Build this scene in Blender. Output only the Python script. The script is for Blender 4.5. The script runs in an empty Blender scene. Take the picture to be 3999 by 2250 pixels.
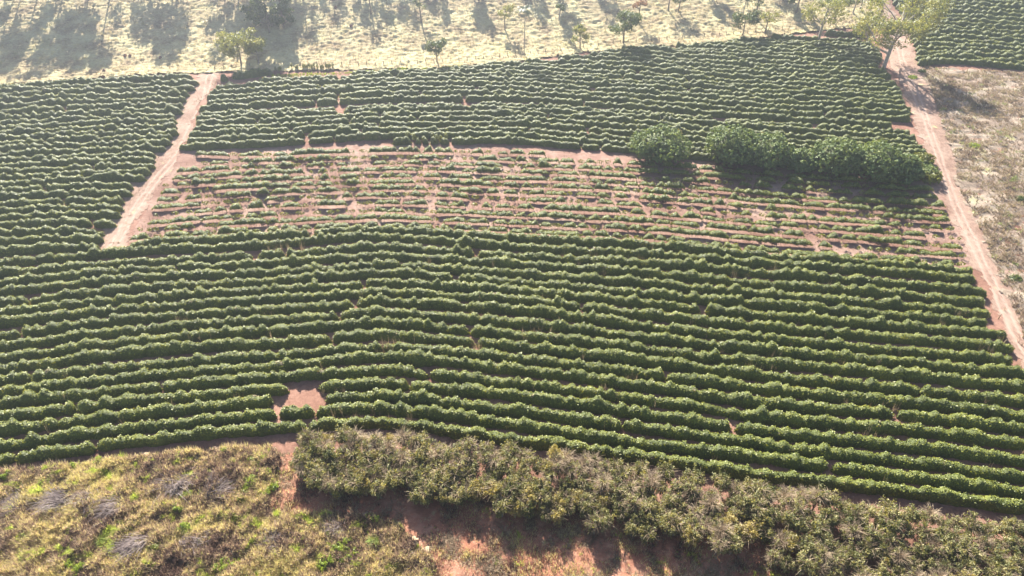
import bpy, math, random
import numpy as np
from math import radians, sin, cos, tan, pi

random.seed(7)
rng = np.random.default_rng(7)
S = bpy.context.scene
COL = S.collection

# ------------------------------------------------------------------ camera
PITCH = radians(37.0)
CAM = np.array([0.0, -133.6, 100.7])
F = 1999.5 / tan(radians(36.85))
cd = bpy.data.cameras.new('camera')
cam = bpy.data.objects.new('camera', cd)
COL.objects.link(cam)
cam.location = CAM
cam.rotation_euler = (radians(90) - PITCH, 0, 0)
cd.sensor_width = 36.0
cd.lens = 18.0 / tan(radians(36.85))
cd.clip_start = 0.5
cd.clip_end = 3000
S.camera = cam

# ------------------------------------------------------------------ light
SUN_AZ = radians(-14.0)      # to the left of the view direction (+Y)
SUN_EL = radians(36.0)
w = bpy.data.worlds.new('World')
S.world = w
w.use_nodes = True
nt = w.node_tree
bg = nt.nodes['Background']
sky = nt.nodes.new('ShaderNodeTexSky')
sky.sky_type = 'NISHITA'
sky.sun_disc = False
sky.sun_elevation = SUN_EL
sky.sun_rotation = SUN_AZ
nt.links.new(sky.outputs[0], bg.inputs[0])
bg.inputs[1].default_value = 0.05
sl = bpy.data.lights.new('sun', 'SUN')
sl.energy = 5.0
sl.angle = radians(0.5)
sl.color = (1.0, 0.94, 0.84)
sun = bpy.data.objects.new('sun', sl)
COL.objects.link(sun)
sv = np.array([sin(SUN_AZ) * cos(SUN_EL), cos(SUN_AZ) * cos(SUN_EL), sin(SUN_EL)])
from mathutils import Vector
sun.rotation_euler = Vector(sv).to_track_quat('Z', 'Y').to_euler()
sun.location = (0, 0, 200)

S.view_settings.view_transform = 'Standard'
S.view_settings.look = 'None'
S.view_settings.gamma = 1
S.view_settings.use_curve_mapping = False
S.view_settings.exposure = 2.2
S.cycles.volume_bounces = 0
S.cycles.max_bounces = 6
S.cycles.transparent_max_bounces = 4

# ------------------------------------------------------------------ terrain + projection
SL = tan(radians(5.0))


def hill(x, y):
    # the pasture climbs beyond the fence line
    y0 = 122 + 44 * np.clip((x + 100) / 260.0, 0, 1)
    t = np.clip(y - y0, 0, 200)
    return 0.24 * t * t / (t + 12.0)


def und(x, y):
    return (0.7 * np.sin(x / 37.0 + 1.0) * np.cos(y / 31.0) + 0.5 * np.sin(x / 23.0 + y / 41.0)
            + 0.12 * np.sin(x / 7.1 + 2) * np.sin(y / 9.3) + hill(x, y))


def T(x, y):
    return y * SL + und(x, y)


def at(X, Y, h=0.0):
    """photo pixel -> world xy of the terrain point whose top at height h shows there"""
    X = np.asarray(X, float)
    Y = np.asarray(Y, float)
    a = (X - 1999.5) / F
    b = -(Y - 1125.0) / F
    c, s = cos(PITCH), sin(PITCH)
    dx, dy, dz = a, c + b * s, -s + b * c
    off = np.zeros_like(dx) + h
    for _ in range(22):
        t = (CAM[2] - CAM[1] * SL - off) / (dy * SL - dz)
        x = CAM[0] + dx * t
        y = CAM[1] + dy * t
        off = h + und(x, y)
    return x, y


def pix(x, y, z):
    c, s = cos(PITCH), sin(PITCH)
    vx, vy, vz = x - CAM[0], y - CAM[1], z - CAM[2]
    d = vy * c - vz * s
    u = vy * s + vz * c
    return 1999.5 + F * vx / d, 1125 - F * u / d


# ------------------------------------------------------------------ noise
def _h(ix, iy, iz, seed):
    n = (ix.astype(np.int64) * 374761393 + iy.astype(np.int64) * 668265263 + iz.astype(np.int64) * 2147483647
         + seed * 1274126177) & 0xffffffff
    n = ((n ^ (n >> 13)) * 1274126177) & 0xffffffff
    n = (n ^ (n >> 16)) & 0xffffffff
    return n.astype(np.float64) / 4294967295.0


def noise(x, y, z=None, seed=0):
    x = np.asarray(x, float)
    y = np.asarray(y, float)
    z = np.zeros_like(x) if z is None else np.asarray(z, float)
    ix, iy, iz = np.floor(x), np.floor(y), np.floor(z)
    fx, fy, fz = x - ix, y - iy, z - iz
    fx = fx * fx * (3 - 2 * fx)
    fy = fy * fy * (3 - 2 * fy)
    fz = fz * fz * (3 - 2 * fz)
    r = 0
    for a in (0, 1):
        for b in (0, 1):
            for c in (0, 1):
                r = r + (_h(ix + a, iy + b, iz + c, seed) * (fx if a else 1 - fx) * (fy if b else 1 - fy)
                         * (fz if c else 1 - fz))
    return r * 2 - 1


# ------------------------------------------------------------------ object helpers
def mesh_from(name, V, Q=None, Tr=None, mats=(), mq=None, mt=None, smooth=False, smq=None):
    V = np.asarray(V, np.float32)
    nq = 0 if Q is None else len(Q)
    ntr = 0 if Tr is None else len(Tr)
    me = bpy.data.meshes.new(name)
    me.vertices.add(len(V))
    me.vertices.foreach_set('co', V.ravel())
    loops, starts = [], []
    o = 0
    if nq:
        loops.append(np.asarray(Q).ravel())
        starts.append(np.arange(nq) * 4)
        o = nq * 4
    if ntr:
        loops.append(np.asarray(Tr).ravel())
        starts.append(o + np.arange(ntr) * 3)
    L = np.concatenate(loops).astype(np.int32)
    me.loops.add(len(L))
    me.loops.foreach_set('vertex_index', L)
    me.polygons.add(nq + ntr)
    me.polygons.foreach_set('loop_start', np.concatenate(starts).astype(np.int32))
    for m in mats:
        me.materials.append(m)
    mi = np.zeros(nq + ntr, np.int32)
    if mq is not None:
        mi[:nq] = mq
    if mt is not None:
        mi[nq:] = mt
    me.polygons.foreach_set('material_index', mi)
    sm = np.full(nq + ntr, bool(smooth))
    if smq is not None:
        sm[:nq] = smq
    me.polygons.foreach_set('use_smooth', sm)
    me.update(calc_edges=True)
    return me


def link(name, data, parent=None, loc=None, rz=0.0, sc=None):
    o = bpy.data.objects.new(name, data)
    COL.objects.link(o)
    if parent is not None:
        o.parent = parent
    if loc is not None:
        o.location = loc
    if rz:
        o.rotation_euler = (0, 0, rz)
    if sc is not None:
        o.scale = sc if hasattr(sc, '__len__') else (sc, sc, sc)
    return o


def tag(o, label=None, cat=None, group=None, kind=None):
    if label:
        o['label'] = label
    if cat:
        o['category'] = cat
    if group:
        o['group'] = group
    if kind:
        o['kind'] = kind
    return o


ORD = ['first', 'second', 'third', 'fourth', 'fifth', 'sixth', 'seventh', 'eighth', 'ninth', 'tenth', 'eleventh',
       'twelfth', 'thirteenth', 'fourteenth', 'fifteenth', 'sixteenth', 'seventeenth', 'eighteenth', 'nineteenth',
       'twentieth', 'twenty-first', 'twenty-second', 'twenty-third', 'twenty-fourth', 'twenty-fifth',
       'twenty-sixth', 'twenty-seventh', 'twenty-eighth', 'twenty-ninth', 'thirtieth', 'thirty-first',
       'thirty-second', 'thirty-third']


# ------------------------------------------------------------------ materials
def newmat(name):
    m = bpy.data.materials.new(name)
    m.use_nodes = True
    n = m.node_tree
    for x in list(n.nodes):
        n.nodes.remove(x)
    out = n.nodes.new('ShaderNodeOutputMaterial')
    return m, n, out


def N(n, t, **kw):
    x = n.nodes.new(t)
    for k, v in kw.items():
        setattr(x, k, v)
    return x


def noise_node(n, pos, scale, detail=3, rough=0.6, stretch=None):
    t = N(n, 'ShaderNodeTexNoise')
    t.inputs['Scale'].default_value = scale
    t.inputs['Detail'].default_value = detail
    t.inputs['Roughness'].default_value = rough
    if stretch:
        mp = N(n, 'ShaderNodeMapping')
        mp.inputs['Scale'].default_value = stretch
        n.links.new(pos, mp.inputs['Vector'])
        n.links.new(mp.outputs[0], t.inputs['Vector'])
    else:
        n.links.new(pos, t.inputs['Vector'])
    return t.outputs['Fac']


def ramp(n, fac, stops):
    r = N(n, 'ShaderNodeValToRGB')
    e = r.color_ramp.elements
    while len(e) < len(stops):
        e.new(0.5)
    for i, (p, c) in enumerate(stops):
        e[i].position = p
        e[i].color = (c[0], c[1], c[2], 1)
    n.links.new(fac, r.inputs[0])
    return r.outputs[0]


def mix(n, fac, a, b):
    m = N(n, 'ShaderNodeMix', data_type='RGBA')
    if isinstance(fac, (int, float)):
        m.inputs[0].default_value = fac
    else:
        n.links.new(fac, m.inputs[0])
    for s, v in ((6, a), (7, b)):
        if isinstance(v, tuple):
            m.inputs[s].default_value = (v[0], v[1], v[2], 1)
        else:
            n.links.new(v, m.inputs[s])
    return m.outputs[2]


def foliage(name, stops, odd=None, odd_at=0.7, trans=0.3, rough=0.5, spec=0.35, pscale=0.25, bump=0.0, tint=(1.5, 1.35, 0.6)):
    """leaf material: island-random tint over the ramp, patches of an odd colour, some light through the leaf"""
    m, n, out = newmat(name)
    geo = N(n, 'ShaderNodeNewGeometry')
    pos = geo.outputs['Position']
    isl = geo.outputs['Random Per Island']
    nz = noise_node(n, pos, pscale, 4, 0.65)
    fine = noise_node(n, pos, 1.8, 2, 0.6)
    a = N(n, 'ShaderNodeMath', operation='MULTIPLY_ADD')
    n.links.new(isl, a.inputs[0])
    a.inputs[1].default_value = 0.32
    a.inputs[2].default_value = -0.16
    b = N(n, 'ShaderNodeMath', operation='ADD')
    n.links.new(a.outputs[0], b.inputs[0])
    n.links.new(nz, b.inputs[1])
    c = N(n, 'ShaderNodeMath', operation='MULTIPLY_ADD')
    n.links.new(fine, c.inputs[0])
    c.inputs[1].default_value = 0.5
    n.links.new(b.outputs[0], c.inputs[2])
    d = N(n, 'ShaderNodeMath', operation='SUBTRACT')
    n.links.new(c.outputs[0], d.inputs[0])
    d.inputs[1].default_value = 0.25
    col = ramp(n, d.outputs[0], stops)
    if odd:
        on = noise_node(n, pos, 0.33, 3, 0.7)
        oj = N(n, 'ShaderNodeMath', operation='MULTIPLY_ADD')
        n.links.new(isl, oj.inputs[0])
        oj.inputs[1].default_value = 0.04
        n.links.new(on, oj.inputs[2])
        msk = ramp(n, oj.outputs[0], [(odd_at, (0, 0, 0)), (odd_at + 0.06, (1, 1, 1))])
        col = mix(n, msk, col, odd)
    p = N(n, 'ShaderNodeBsdfPrincipled')
    n.links.new(col, p.inputs['Base Color'])
    p.inputs['Roughness'].default_value = rough
    p.inputs['Specular IOR Level'].default_value = spec
    if bump:
        bn = noise_node(n, pos, 4.5, 2, 0.7)
        bp = N(n, 'ShaderNodeBump')
        bp.inputs['Strength'].default_value = 1.0
        bp.inputs['Distance'].default_value = bump
        n.links.new(bn, bp.inputs['Height'])
        n.links.new(bp.outputs[0], p.inputs['Normal'])
    if trans:
        t = N(n, 'ShaderNodeBsdfTranslucent')
        g = N(n, 'ShaderNodeMix', data_type='RGBA', blend_type='MULTIPLY')
        g.inputs[0].default_value = 1
        n.links.new(col, g.inputs[6])
        g.inputs[7].default_value = tint + (1,)
        n.links.new(g.outputs[2], t.inputs[0])
        ms = N(n, 'ShaderNodeMixShader')
        ms.inputs[0].default_value = trans
        n.links.new(p.outputs[0], ms.inputs[1])
        n.links.new(t.outputs[0], ms.inputs[2])
        n.links.new(ms.outputs[0], out.inputs[0])
    else:
        n.links.new(p.outputs[0], out.inputs[0])
    return m


def soil(name, stops, scale=0.12, patches=None, pat=0.55, pscale=0.2, bump=0.05, fine=1.5, stretch=None, soft=0.1, rut=None):
    m, n, out = newmat(name)
    geo = N(n, 'ShaderNodeNewGeometry')
    pos = geo.outputs['Position']
    a = noise_node(n, pos, scale, 6, 0.6)
    f = noise_node(n, pos, fine, 4, 0.75, stretch)
    s = N(n, 'ShaderNodeMath', operation='MULTIPLY_ADD')
    n.links.new(f, s.inputs[0])
    s.inputs[1].default_value = 0.8
    n.links.new(a, s.inputs[2])
    s2 = N(n, 'ShaderNodeMath', operation='SUBTRACT')
    n.links.new(s.outputs[0], s2.inputs[0])
    s2.inputs[1].default_value = 0.4
    col = ramp(n, s2.outputs[0], stops)
    if patches:
        for k, (pc, th, sc2) in enumerate(patches):
            q = noise_node(n, pos, sc2, 5, 0.72, (1, 1, 1 + k))
            msk = ramp(n, q, [(th, (0, 0, 0)), (th + soft, (1, 1, 1))])
            col = mix(n, msk, col, pc)
    if rut:
        at_ = N(n, 'ShaderNodeAttribute', attribute_name='rut')
        mm = N(n, 'ShaderNodeMath', operation='MULTIPLY')
        n.links.new(at_.outputs['Fac'], mm.inputs[0])
        n.links.new(f, mm.inputs[1])
        m2 = N(n, 'ShaderNodeMath', operation='MULTIPLY')
        n.links.new(mm.outputs[0], m2.inputs[0])
        m2.inputs[1].default_value = 1.5
        col = mix(n, m2.outputs[0], col, rut)
    p = N(n, 'ShaderNodeBsdfPrincipled')
    n.links.new(col, p.inputs['Base Color'])
    p.inputs['Roughness'].default_value = 0.95
    p.inputs['Specular IOR Level'].default_value = 0.1
    bp = N(n, 'ShaderNodeBump')
    bp.inputs['Distance'].default_value = bump
    n.links.new(f, bp.inputs['Height'])
    n.links.new(bp.outputs[0], p.inputs['Normal'])
    n.links.new(p.outputs[0], out.inputs[0])
    return m


def plain(name, c, c2=None, rough=0.85, sc=1.5):
    m, n, out = newmat(name)
    p = N(n, 'ShaderNodeBsdfPrincipled')
    geo = N(n, 'ShaderNodeNewGeometry')
    col = ramp(n, noise_node(n, geo.outputs['Position'], sc, 4, 0.7), [(0.35, c), (0.65, c2 or tuple(v * 1.4 for v in c))])
    n.links.new(col, p.inputs['Base Color'])
    p.inputs['Roughness'].default_value = rough
    p.inputs['Specular IOR Level'].default_value = 0.2
    n.links.new(p.outputs[0], out.inputs[0])
    return m


TAN = (0.30, 0.21, 0.13)
M = {}
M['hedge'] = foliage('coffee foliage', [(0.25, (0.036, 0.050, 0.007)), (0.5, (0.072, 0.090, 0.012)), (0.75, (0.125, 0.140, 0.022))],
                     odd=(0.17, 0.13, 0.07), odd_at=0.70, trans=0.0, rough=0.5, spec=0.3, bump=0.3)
M['hedgeleaf'] = foliage('coffee leaves', [(0.25, (0.065, 0.080, 0.008)), (0.5, (0.145, 0.165, 0.018)), (0.75, (0.240, 0.245, 0.040))],
                         odd=(0.28, 0.22, 0.13), odd_at=0.68, trans=0.22, rough=0.5, spec=0.4, tint=(1.8, 1.5, 0.5))
M['mango'] = foliage('mango leaves', [(0.2, (0.068, 0.108, 0.038)), (0.5, (0.135, 0.189, 0.061)), (0.8, (0.270, 0.311, 0.115))],
                     odd=(0.26, 0.20, 0.11), odd_at=0.66, trans=0.25, rough=0.6, spec=0.3)
M['pale'] = foliage('pale leaves', [(0.2, (0.138, 0.175, 0.050)), (0.5, (0.225, 0.237, 0.075)), (0.8, (0.325, 0.300, 0.112))], trans=0.35)
M['green'] = foliage('tree leaves', [(0.2, (0.05, 0.08, 0.03)), (0.5, (0.09, 0.13, 0.04)), (0.8, (0.15, 0.17, 0.06))], trans=0.3)
M['red'] = foliage('reddish leaves', [(0.2, (0.16, 0.09, 0.05)), (0.8, (0.28, 0.15, 0.08))], trans=0.3)
M['palm'] = foliage('palm fronds', [(0.2, (0.063, 0.090, 0.036)), (0.8, (0.144, 0.171, 0.072))], trans=0.2, rough=0.4, spec=0.6)
M['beltg'] = foliage('belt leaves', [(0.25, (0.05, 0.065, 0.022)), (0.5, (0.18, 0.18, 0.07)), (0.75, (0.38, 0.34, 0.17))],
                     odd=(0.36, 0.27, 0.09), odd_at=0.66, trans=0.35, rough=0.6, spec=0.3)
M['belty'] = foliage('yellowing leaves', [(0.2, (0.12, 0.12, 0.045)), (0.5, (0.26, 0.22, 0.08)), (0.8, (0.42, 0.34, 0.13))], trans=0.35)
M['dry'] = foliage('dry strands', [(0.2, (0.12, 0.085, 0.06)), (0.5, (0.27, 0.205, 0.14)), (0.8, (0.52, 0.42, 0.29))], trans=0.3, rough=.8, spec=.15, tint=(1.2, 1.1, 0.95))
M['litter'] = foliage('dead frond litter', [(0.2, (0.076, 0.061, 0.060)), (0.5, (0.167, 0.134, 0.126)), (0.8, (0.332, 0.281, 0.255))], trans=0.1, rough=.95, spec=.03, tint=(1.2, 1.1, 0.95))
M['grassA'] = foliage('rough grass', [(0.34, (0.11, 0.075, 0.068)), (0.45, (0.30, 0.215, 0.17)), (0.54, (0.56, 0.45, 0.31)), (0.64, (0.58, 0.54, 0.24))],
                      odd=(0.44, 0.52, 0.11), odd_at=0.60, trans=0.5, rough=0.6, spec=0.2, pscale=0.16, tint=(1.2, 1.1, 0.95))
M['grassB'] = foliage('weedy grass', [(0.25, (0.115, 0.081, 0.068)), (0.42, (0.230, 0.176, 0.129)), (0.6, (0.324, 0.270, 0.189)), (0.8, (0.230, 0.243, 0.108))],
                      odd=(0.28, 0.34, 0.13), odd_at=0.62, trans=0.45, rough=0.7, spec=0.2, pscale=0.14, tint=(1.2, 1.1, 0.95))
M['grassC'] = foliage('pasture grass', [(0.25, (0.221, 0.166, 0.091)), (0.5, (0.404, 0.349, 0.184)), (0.75, (0.478, 0.460, 0.211))],
                      trans=0.5, rough=0.7, spec=0.2, pscale=0.12, tint=(1.2, 1.1, 0.95))
M['verge'] = foliage('green verge', [(0.2, (0.15, 0.22, 0.03)), (0.8, (0.32, 0.40, 0.07))], trans=0.4)
M['soil'] = soil('red soil', [(0.3, (0.136, 0.068, 0.050)), (0.5, (0.208, 0.112, 0.080)), (0.7, (0.272, 0.160, 0.120))], bump=0.06)
M['plot'] = soil('littered soil', [(0.3, (0.16, 0.088, 0.066)), (0.5, (0.23, 0.14, 0.108)), (0.7, (0.31, 0.22, 0.175))], bump=0.08,
                 patches=[((0.26, 0.20, 0.13), 0.66, 0.25)], stretch=(0.4, 2.0, 2.0))
M['road'] = soil('dirt road', [(0.3, (0.180, 0.112, 0.083)), (0.5, (0.253, 0.170, 0.130)), (0.7, (0.310, 0.231, 0.180))], bump=0.08, rut=(0.36, 0.26, 0.21),
                 patches=[((0.40, 0.34, 0.18), 0.62, 0.3)], stretch=(1.6, 0.5, 1))
M['redpath'] = soil('red clay', [(0.3, (0.180, 0.077, 0.050)), (0.5, (0.279, 0.122, 0.077)), (0.7, (0.360, 0.189, 0.126))], bump=0.10, fine=1.0,
                    patches=[((0.30, 0.24, 0.13), 0.60, 0.22)], stretch=(0.7, 1.3, 1))
M['rough'] = soil('rough ground', [(0.38, (0.09, 0.062, 0.052)), (0.5, (0.25, 0.18, 0.13)), (0.62, (0.42, 0.33, 0.21))], bump=0.15,
                  patches=[((0.33, 0.38, 0.10), 0.56, 0.15)])
M['weedy'] = soil('weedy ground', [(0.3, (0.135, 0.095, 0.075)), (0.5, (0.243, 0.189, 0.142)), (0.7, (0.351, 0.297, 0.236))], bump=0.15,
                  patches=[((0.28, 0.28, 0.11), 0.58, 0.12)])
M['pasture'] = soil('pasture turf', [(0.25, (0.184, 0.128, 0.083)), (0.5, (0.367, 0.302, 0.174)), (0.75, (0.478, 0.440, 0.248))], bump=0.10,
                    patches=[((0.33, 0.33, 0.13), 0.60, 0.035)], stretch=(0.6, 1.6, 1.6), soft=0.25)
M['bark'] = plain('bark', (0.13, 0.10, 0.08), (0.24, 0.20, 0.16))
M['barkpale'] = plain('pale bark', (0.24, 0.20, 0.17), (0.40, 0.35, 0.30))
M['post'] = plain('post wood', (0.15, 0.12, 0.10), (0.26, 0.22, 0.18))
M['stem'] = plain('coffee stem', (0.27, 0.20, 0.16), (0.42, 0.34, 0.28))
M['dead'] = plain('dead wood', (0.34, 0.29, 0.26), (0.55, 0.49, 0.45))


# ------------------------------------------------------------------ region masks (photo pixel polygons)
def inside(poly, X, Y):
    poly = np.asarray(poly, float)
    c = np.zeros(X.shape, bool)
    j = len(poly) - 1
    for i in range(len(poly)):
        xi, yi = poly[i]
        xj, yj = poly[j]
        if yi != yj:
            c ^= ((yi > Y) != (yj > Y)) & (X < (xj - xi) * (Y - yi) / (yj - yi) + xi)
        j = i
    return c


def world_poly(P):
    P = np.asarray(P, float)
    # densify, then to world
    out = []
    for i in range(len(P)):
        a, b = P[i], P[(i + 1) % len(P)]
        k = max(1, int(np.hypot(*(b - a)) / 60))
        for t in range(k):
            out.append(a + (b - a) * t / k)
    out = np.array(out)
    x, y = at(out[:, 0], out[:, 1])
    return np.stack([x, y], 1)


def sheet(name, P, mat, step=0.6, lift=0.04, warp=0.6, disp=None, ruts=None):
    W = P if isinstance(P, np.ndarray) else world_poly(P)
    x0, y0 = W.min(0) - 1
    x1, y1 = W.max(0) + 1
    nx, ny = int((x1 - x0) / step) + 2, int((y1 - y0) / step) + 2
    gx, gy = np.meshgrid(x0 + np.arange(nx) * step, y0 + np.arange(ny) * step)
    cx = (gx[:-1, :-1] + gx[1:, 1:]) / 2
    cy = (gy[:-1, :-1] + gy[1:, 1:]) / 2
    wx = cx + warp * (noise(cx / 2.3, cy / 2.3, seed=3) + 0.7 * noise(cx / .9, cy / .9, seed=5))
    wy = cy + warp * (noise(cx / 2.3, cy / 2.3, seed=4) + 0.7 * noise(cx / .9, cy / .9, seed=6))
    keep = inside(W, wx, wy)
    idx = np.arange(nx * ny).reshape(ny, nx)
    Q = np.stack([idx[:-1, :-1][keep], idx[:-1, 1:][keep], idx[1:, 1:][keep], idx[1:, :-1][keep]], 1)
    used = np.unique(Q)
    re = np.full(nx * ny, -1)
    re[used] = np.arange(len(used))
    vx, vy = gx.ravel()[used], gy.ravel()[used]
    vz = T(vx, vy) + lift
    if disp is not None:
        vz = vz + disp(vx, vy)
    if ruts is not None:
        rx_, ry_ = at([p[0] for p in ruts], [p[1] for p in ruts])
        d = np.full(len(vx), 1e9)
        for i in range(len(rx_) - 1):
            ax, ay, bx, by = rx_[i], ry_[i], rx_[i + 1], ry_[i + 1]
            t = np.clip(((vx - ax) * (bx - ax) + (vy - ay) * (by - ay)) / ((bx - ax) ** 2 + (by - ay) ** 2), 0, 1)
            d = np.minimum(d, np.hypot(vx - ax - t * (bx - ax), vy - ay - t * (by - ay)))
        d = d + .25 * noise(vx / 5, vy / 5, seed=21)
        rv = np.exp(-((d - .85) / .38) ** 2)
        vz = vz - .06 * rv + .05 * noise(vx / .8, vy / .8, seed=22)
    me = mesh_from(name, np.stack([vx, vy, vz], 1), re[Q], mats=[mat], smooth=True)
    if ruts is not None:
        at_ = me.attributes.new('rut', 'FLOAT', 'POINT')
        at_.data.foreach_set('value', rv.astype(np.float32))
    return tag(link(name, me), kind='structure'), W


# ground sheet
gx, gy = np.meshgrid(np.arange(-420, 421, 2.5), np.arange(-165, 431, 2.5))
ny_, nx_ = gx.shape
idx = np.arange(nx_ * ny_).reshape(ny_, nx_)
Q = np.stack([idx[:-1, :-1], idx[:-1, 1:], idx[1:, 1:], idx[1:, :-1]], -1).reshape(-1, 4)
me = mesh_from('ground', np.stack([gx.ravel(), gy.ravel(), T(gx, gy).ravel()], 1), Q, mats=[M['soil']], smooth=True)
tag(link('ground', me), kind='structure')

# left dirt road
LROAD = [(775, 284), (862, 284), (845, 330), (800, 380), (769, 420), (757, 470), (728, 556), (705, 580), (700, 612), (680, 660),
         (620, 730), (568, 805), (505, 895), (494, 965), (380, 985), (400, 940), (410, 880), (470, 800), (500, 730),
         (520, 700), (600, 620), (640, 560), (670, 500), (690, 440), (730, 380), (765, 330)]
_, LRW = sheet('farm_road', LROAD, M['road'], 0.3, 0.09, 0.9, ruts=[(822, 284), (800, 400), (745, 500), (700, 600), (620, 690), (545, 790), (490, 880), (440, 970)])
RROAD = [(3478, -60), (3475, 20), (3530, 110), (3560, 170), (3570, 200), (3590, 240), (3615, 275), (3640, 330), (3665, 420),
         (3695, 510), (3752, 620), (3765, 700), (3815, 790), (3880, 920), (3950, 1060), (4030, 1200), (4140, 1400),
         (4100, 1560), (3980, 1400), (3900, 1230), (3860, 1120), (3800, 1040), (3770, 960), (3725, 870), (3690, 770), (3655, 690), (3620, 610),
         (3590, 520), (3565, 450), (3530, 370), (3500, 300), (3470, 240), (3455, 190), (3450, 110), (3445, 20), (3430, -60)]
_, RRW = sheet('dirt_road', RROAD, M['road'], 0.3, 0.09, 1.2, ruts=[(3455, -40), (3462, 60), (3505, 150), (3520, 230), (3560, 330), (3600, 430), (3640, 540), (3690, 680), (3730, 800), (3800, 950), (3880, 1120), (3960, 1290), (4060, 1470)])
PLOT = [(720, 575), (1000, 568), (1450, 560), (2000, 575), (2500, 605), (3000, 640), (3450, 690), (3660, 700), (3700, 790), (3770, 960), (3800, 1040),
        (3000, 1010), (2500, 960), (2000, 915), (1500, 895), (1000, 925), (505, 945), (560, 830), (620, 730), (690, 640)]
_, PLOTW = sheet('pruned_plot_soil', PLOT, M['plot'], 0.8, 0.03, 0.8)
def rough_z(x, y):
    return 0.45 * (noise(x / 2.1, y / 1.6, seed=31) + 0.7 * noise(x / .85, y / .8, seed=32)) + 0.5


ROUGH = [(-150, 1850), (0, 1850), (300, 1820), (600, 1780), (900, 1752), (1060, 1745), (1100, 1790), (1085, 1850),
         (1050, 1950), (1060, 2010), (1150, 2010), (1400, 2020), (1560, 2050), (1620, 2120), (1700, 2200), (1760, 2400), (-200, 2400)]
_, ROUGHW = sheet('grassland', ROUGH, M['rough'], 0.5, 0.04, 1.0,
                  disp=lambda x, y: rough_z(x, y))
CLAY = [(1100, 1780), (1150, 1770), (1180, 1850), (1400, 1900), (2000, 1960), (2600, 2060), (3100, 2160), (3300, 2400), (1750, 2400),
        (1690, 2210), (1560, 2060), (1400, 2040), (1150, 2020), (1050, 2030), (1040, 1960), (1075, 1860)]
_, CLAYW = sheet('clay_ground', CLAY, M['redpath'], 0.5, 0.025, 0.8,
                 disp=lambda x, y: 0.2 * noise(x / 1.6, y / 2.2, seed=41) + 0.14 * noise(x / .7, y / .8, seed=42) + 0.25)
WEEDY = [(3590, 262), (3999, 285), (4250, 300), (4250, 1700), (4060, 1480), (3990, 1290), (3900, 1080), (3850, 950), (3790, 820),
         (3735, 720), (3735, 640), (3690, 530), (3660, 430), (3635, 350)]
_, WEEDYW = sheet('weedy_field', WEEDY, M['weedy'], 0.6, 0.04, 1.0,
                  disp=lambda x, y: 0.22 * (noise(x / 3.0, y / 1.5, seed=51) + 0.6 * noise(x / .9, y / .9, seed=52)) + 0.15)
PAST = [(-350, 350), (0, 336), (300, 312), (600, 292), (770, 288), (900, 282), (1000, 283), (1350, 276), (1700, 268), (2000, 246), (2300, 206), (2600, 184),
        (2900, 160), (3100, 134), (3300, 112), (3440, 104), (3440, 0), (3420, -230), (-350, -230)]


def terracette(x, y):
    wv = y + 0.9 * noise(x / 4.5, y / 5, seed=61) + 0.5 * noise(x / 1.4, y / 3, seed=62)
    s = np.sin(wv * 2 * pi / 1.75)
    amp = 0.5 + 0.5 * noise(x / 14, y / 9, seed=63)
    return 0.2 * amp * s + 0.3 * noise(x / 1.6, y / 1.0, seed=64) + 0.34 * np.clip(noise(x / .95, y / .85, seed=65), -.2, 1) + 0.4


_, PASTW = sheet('pasture', PAST, M['pasture'], 0.55, 0.05, 0.6, disp=terracette)

# ------------------------------------------------------------------ hedges
def crspline(P, step):
    """smooth curve through world points, evenly resampled"""
    P = np.asarray(P, float)
    P = np.vstack([2 * P[0] - P[1], P, 2 * P[-1] - P[-2]])
    out = []
    for i in range(1, len(P) - 2):
        t = np.linspace(0, 1, 24, endpoint=False)[:, None]
        p0, p1, p2, p3 = P[i - 1], P[i], P[i + 1], P[i + 2]
        out.append(0.5 * ((2 * p1) + (-p0 + p2) * t + (2 * p0 - 5 * p1 + 4 * p2 - p3) * t ** 2 + (-p0 + 3 * p1 - 3 * p2 + p3) * t ** 3))
    out = np.vstack(out + [P[-2:-1]])
    d = np.concatenate([[0], np.cumsum(np.hypot(*np.diff(out, axis=0).T))])
    n = max(3, int(d[-1] / step) + 1)
    s = np.linspace(0, d[-1], n)
    return np.stack([np.interp(s, d, out[:, 0]), np.interp(s, d, out[:, 1])], 1), s


def cards(C, Nn, size, jit=0.8, aspect=1.0, r=None):
    """leaf cards: quads centred on C, facing roughly Nn"""
    r = r or rng
    n = len(C)
    Nn = Nn + jit * r.normal(size=(n, 3))
    Nn /= np.linalg.norm(Nn, axis=1, keepdims=True) + 1e-9
    A = np.cross(Nn, r.normal(size=(n, 3)))
    A /= np.linalg.norm(A, axis=1, keepdims=True) + 1e-9
    B = np.cross(Nn, A)
    s = (size * r.uniform(0.6, 1.3, n))[:, None]
    A *= s
    B *= s * aspect
    V = np.stack([C - A * .6 - B * .5, C + A * .5 - B * .7, C + A * 1.0 + B * .5, C - A * .5 + B * .8], 1).reshape(-1, 3)
    Q = np.arange(n * 4).reshape(n, 4)
    return V, Q


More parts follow.
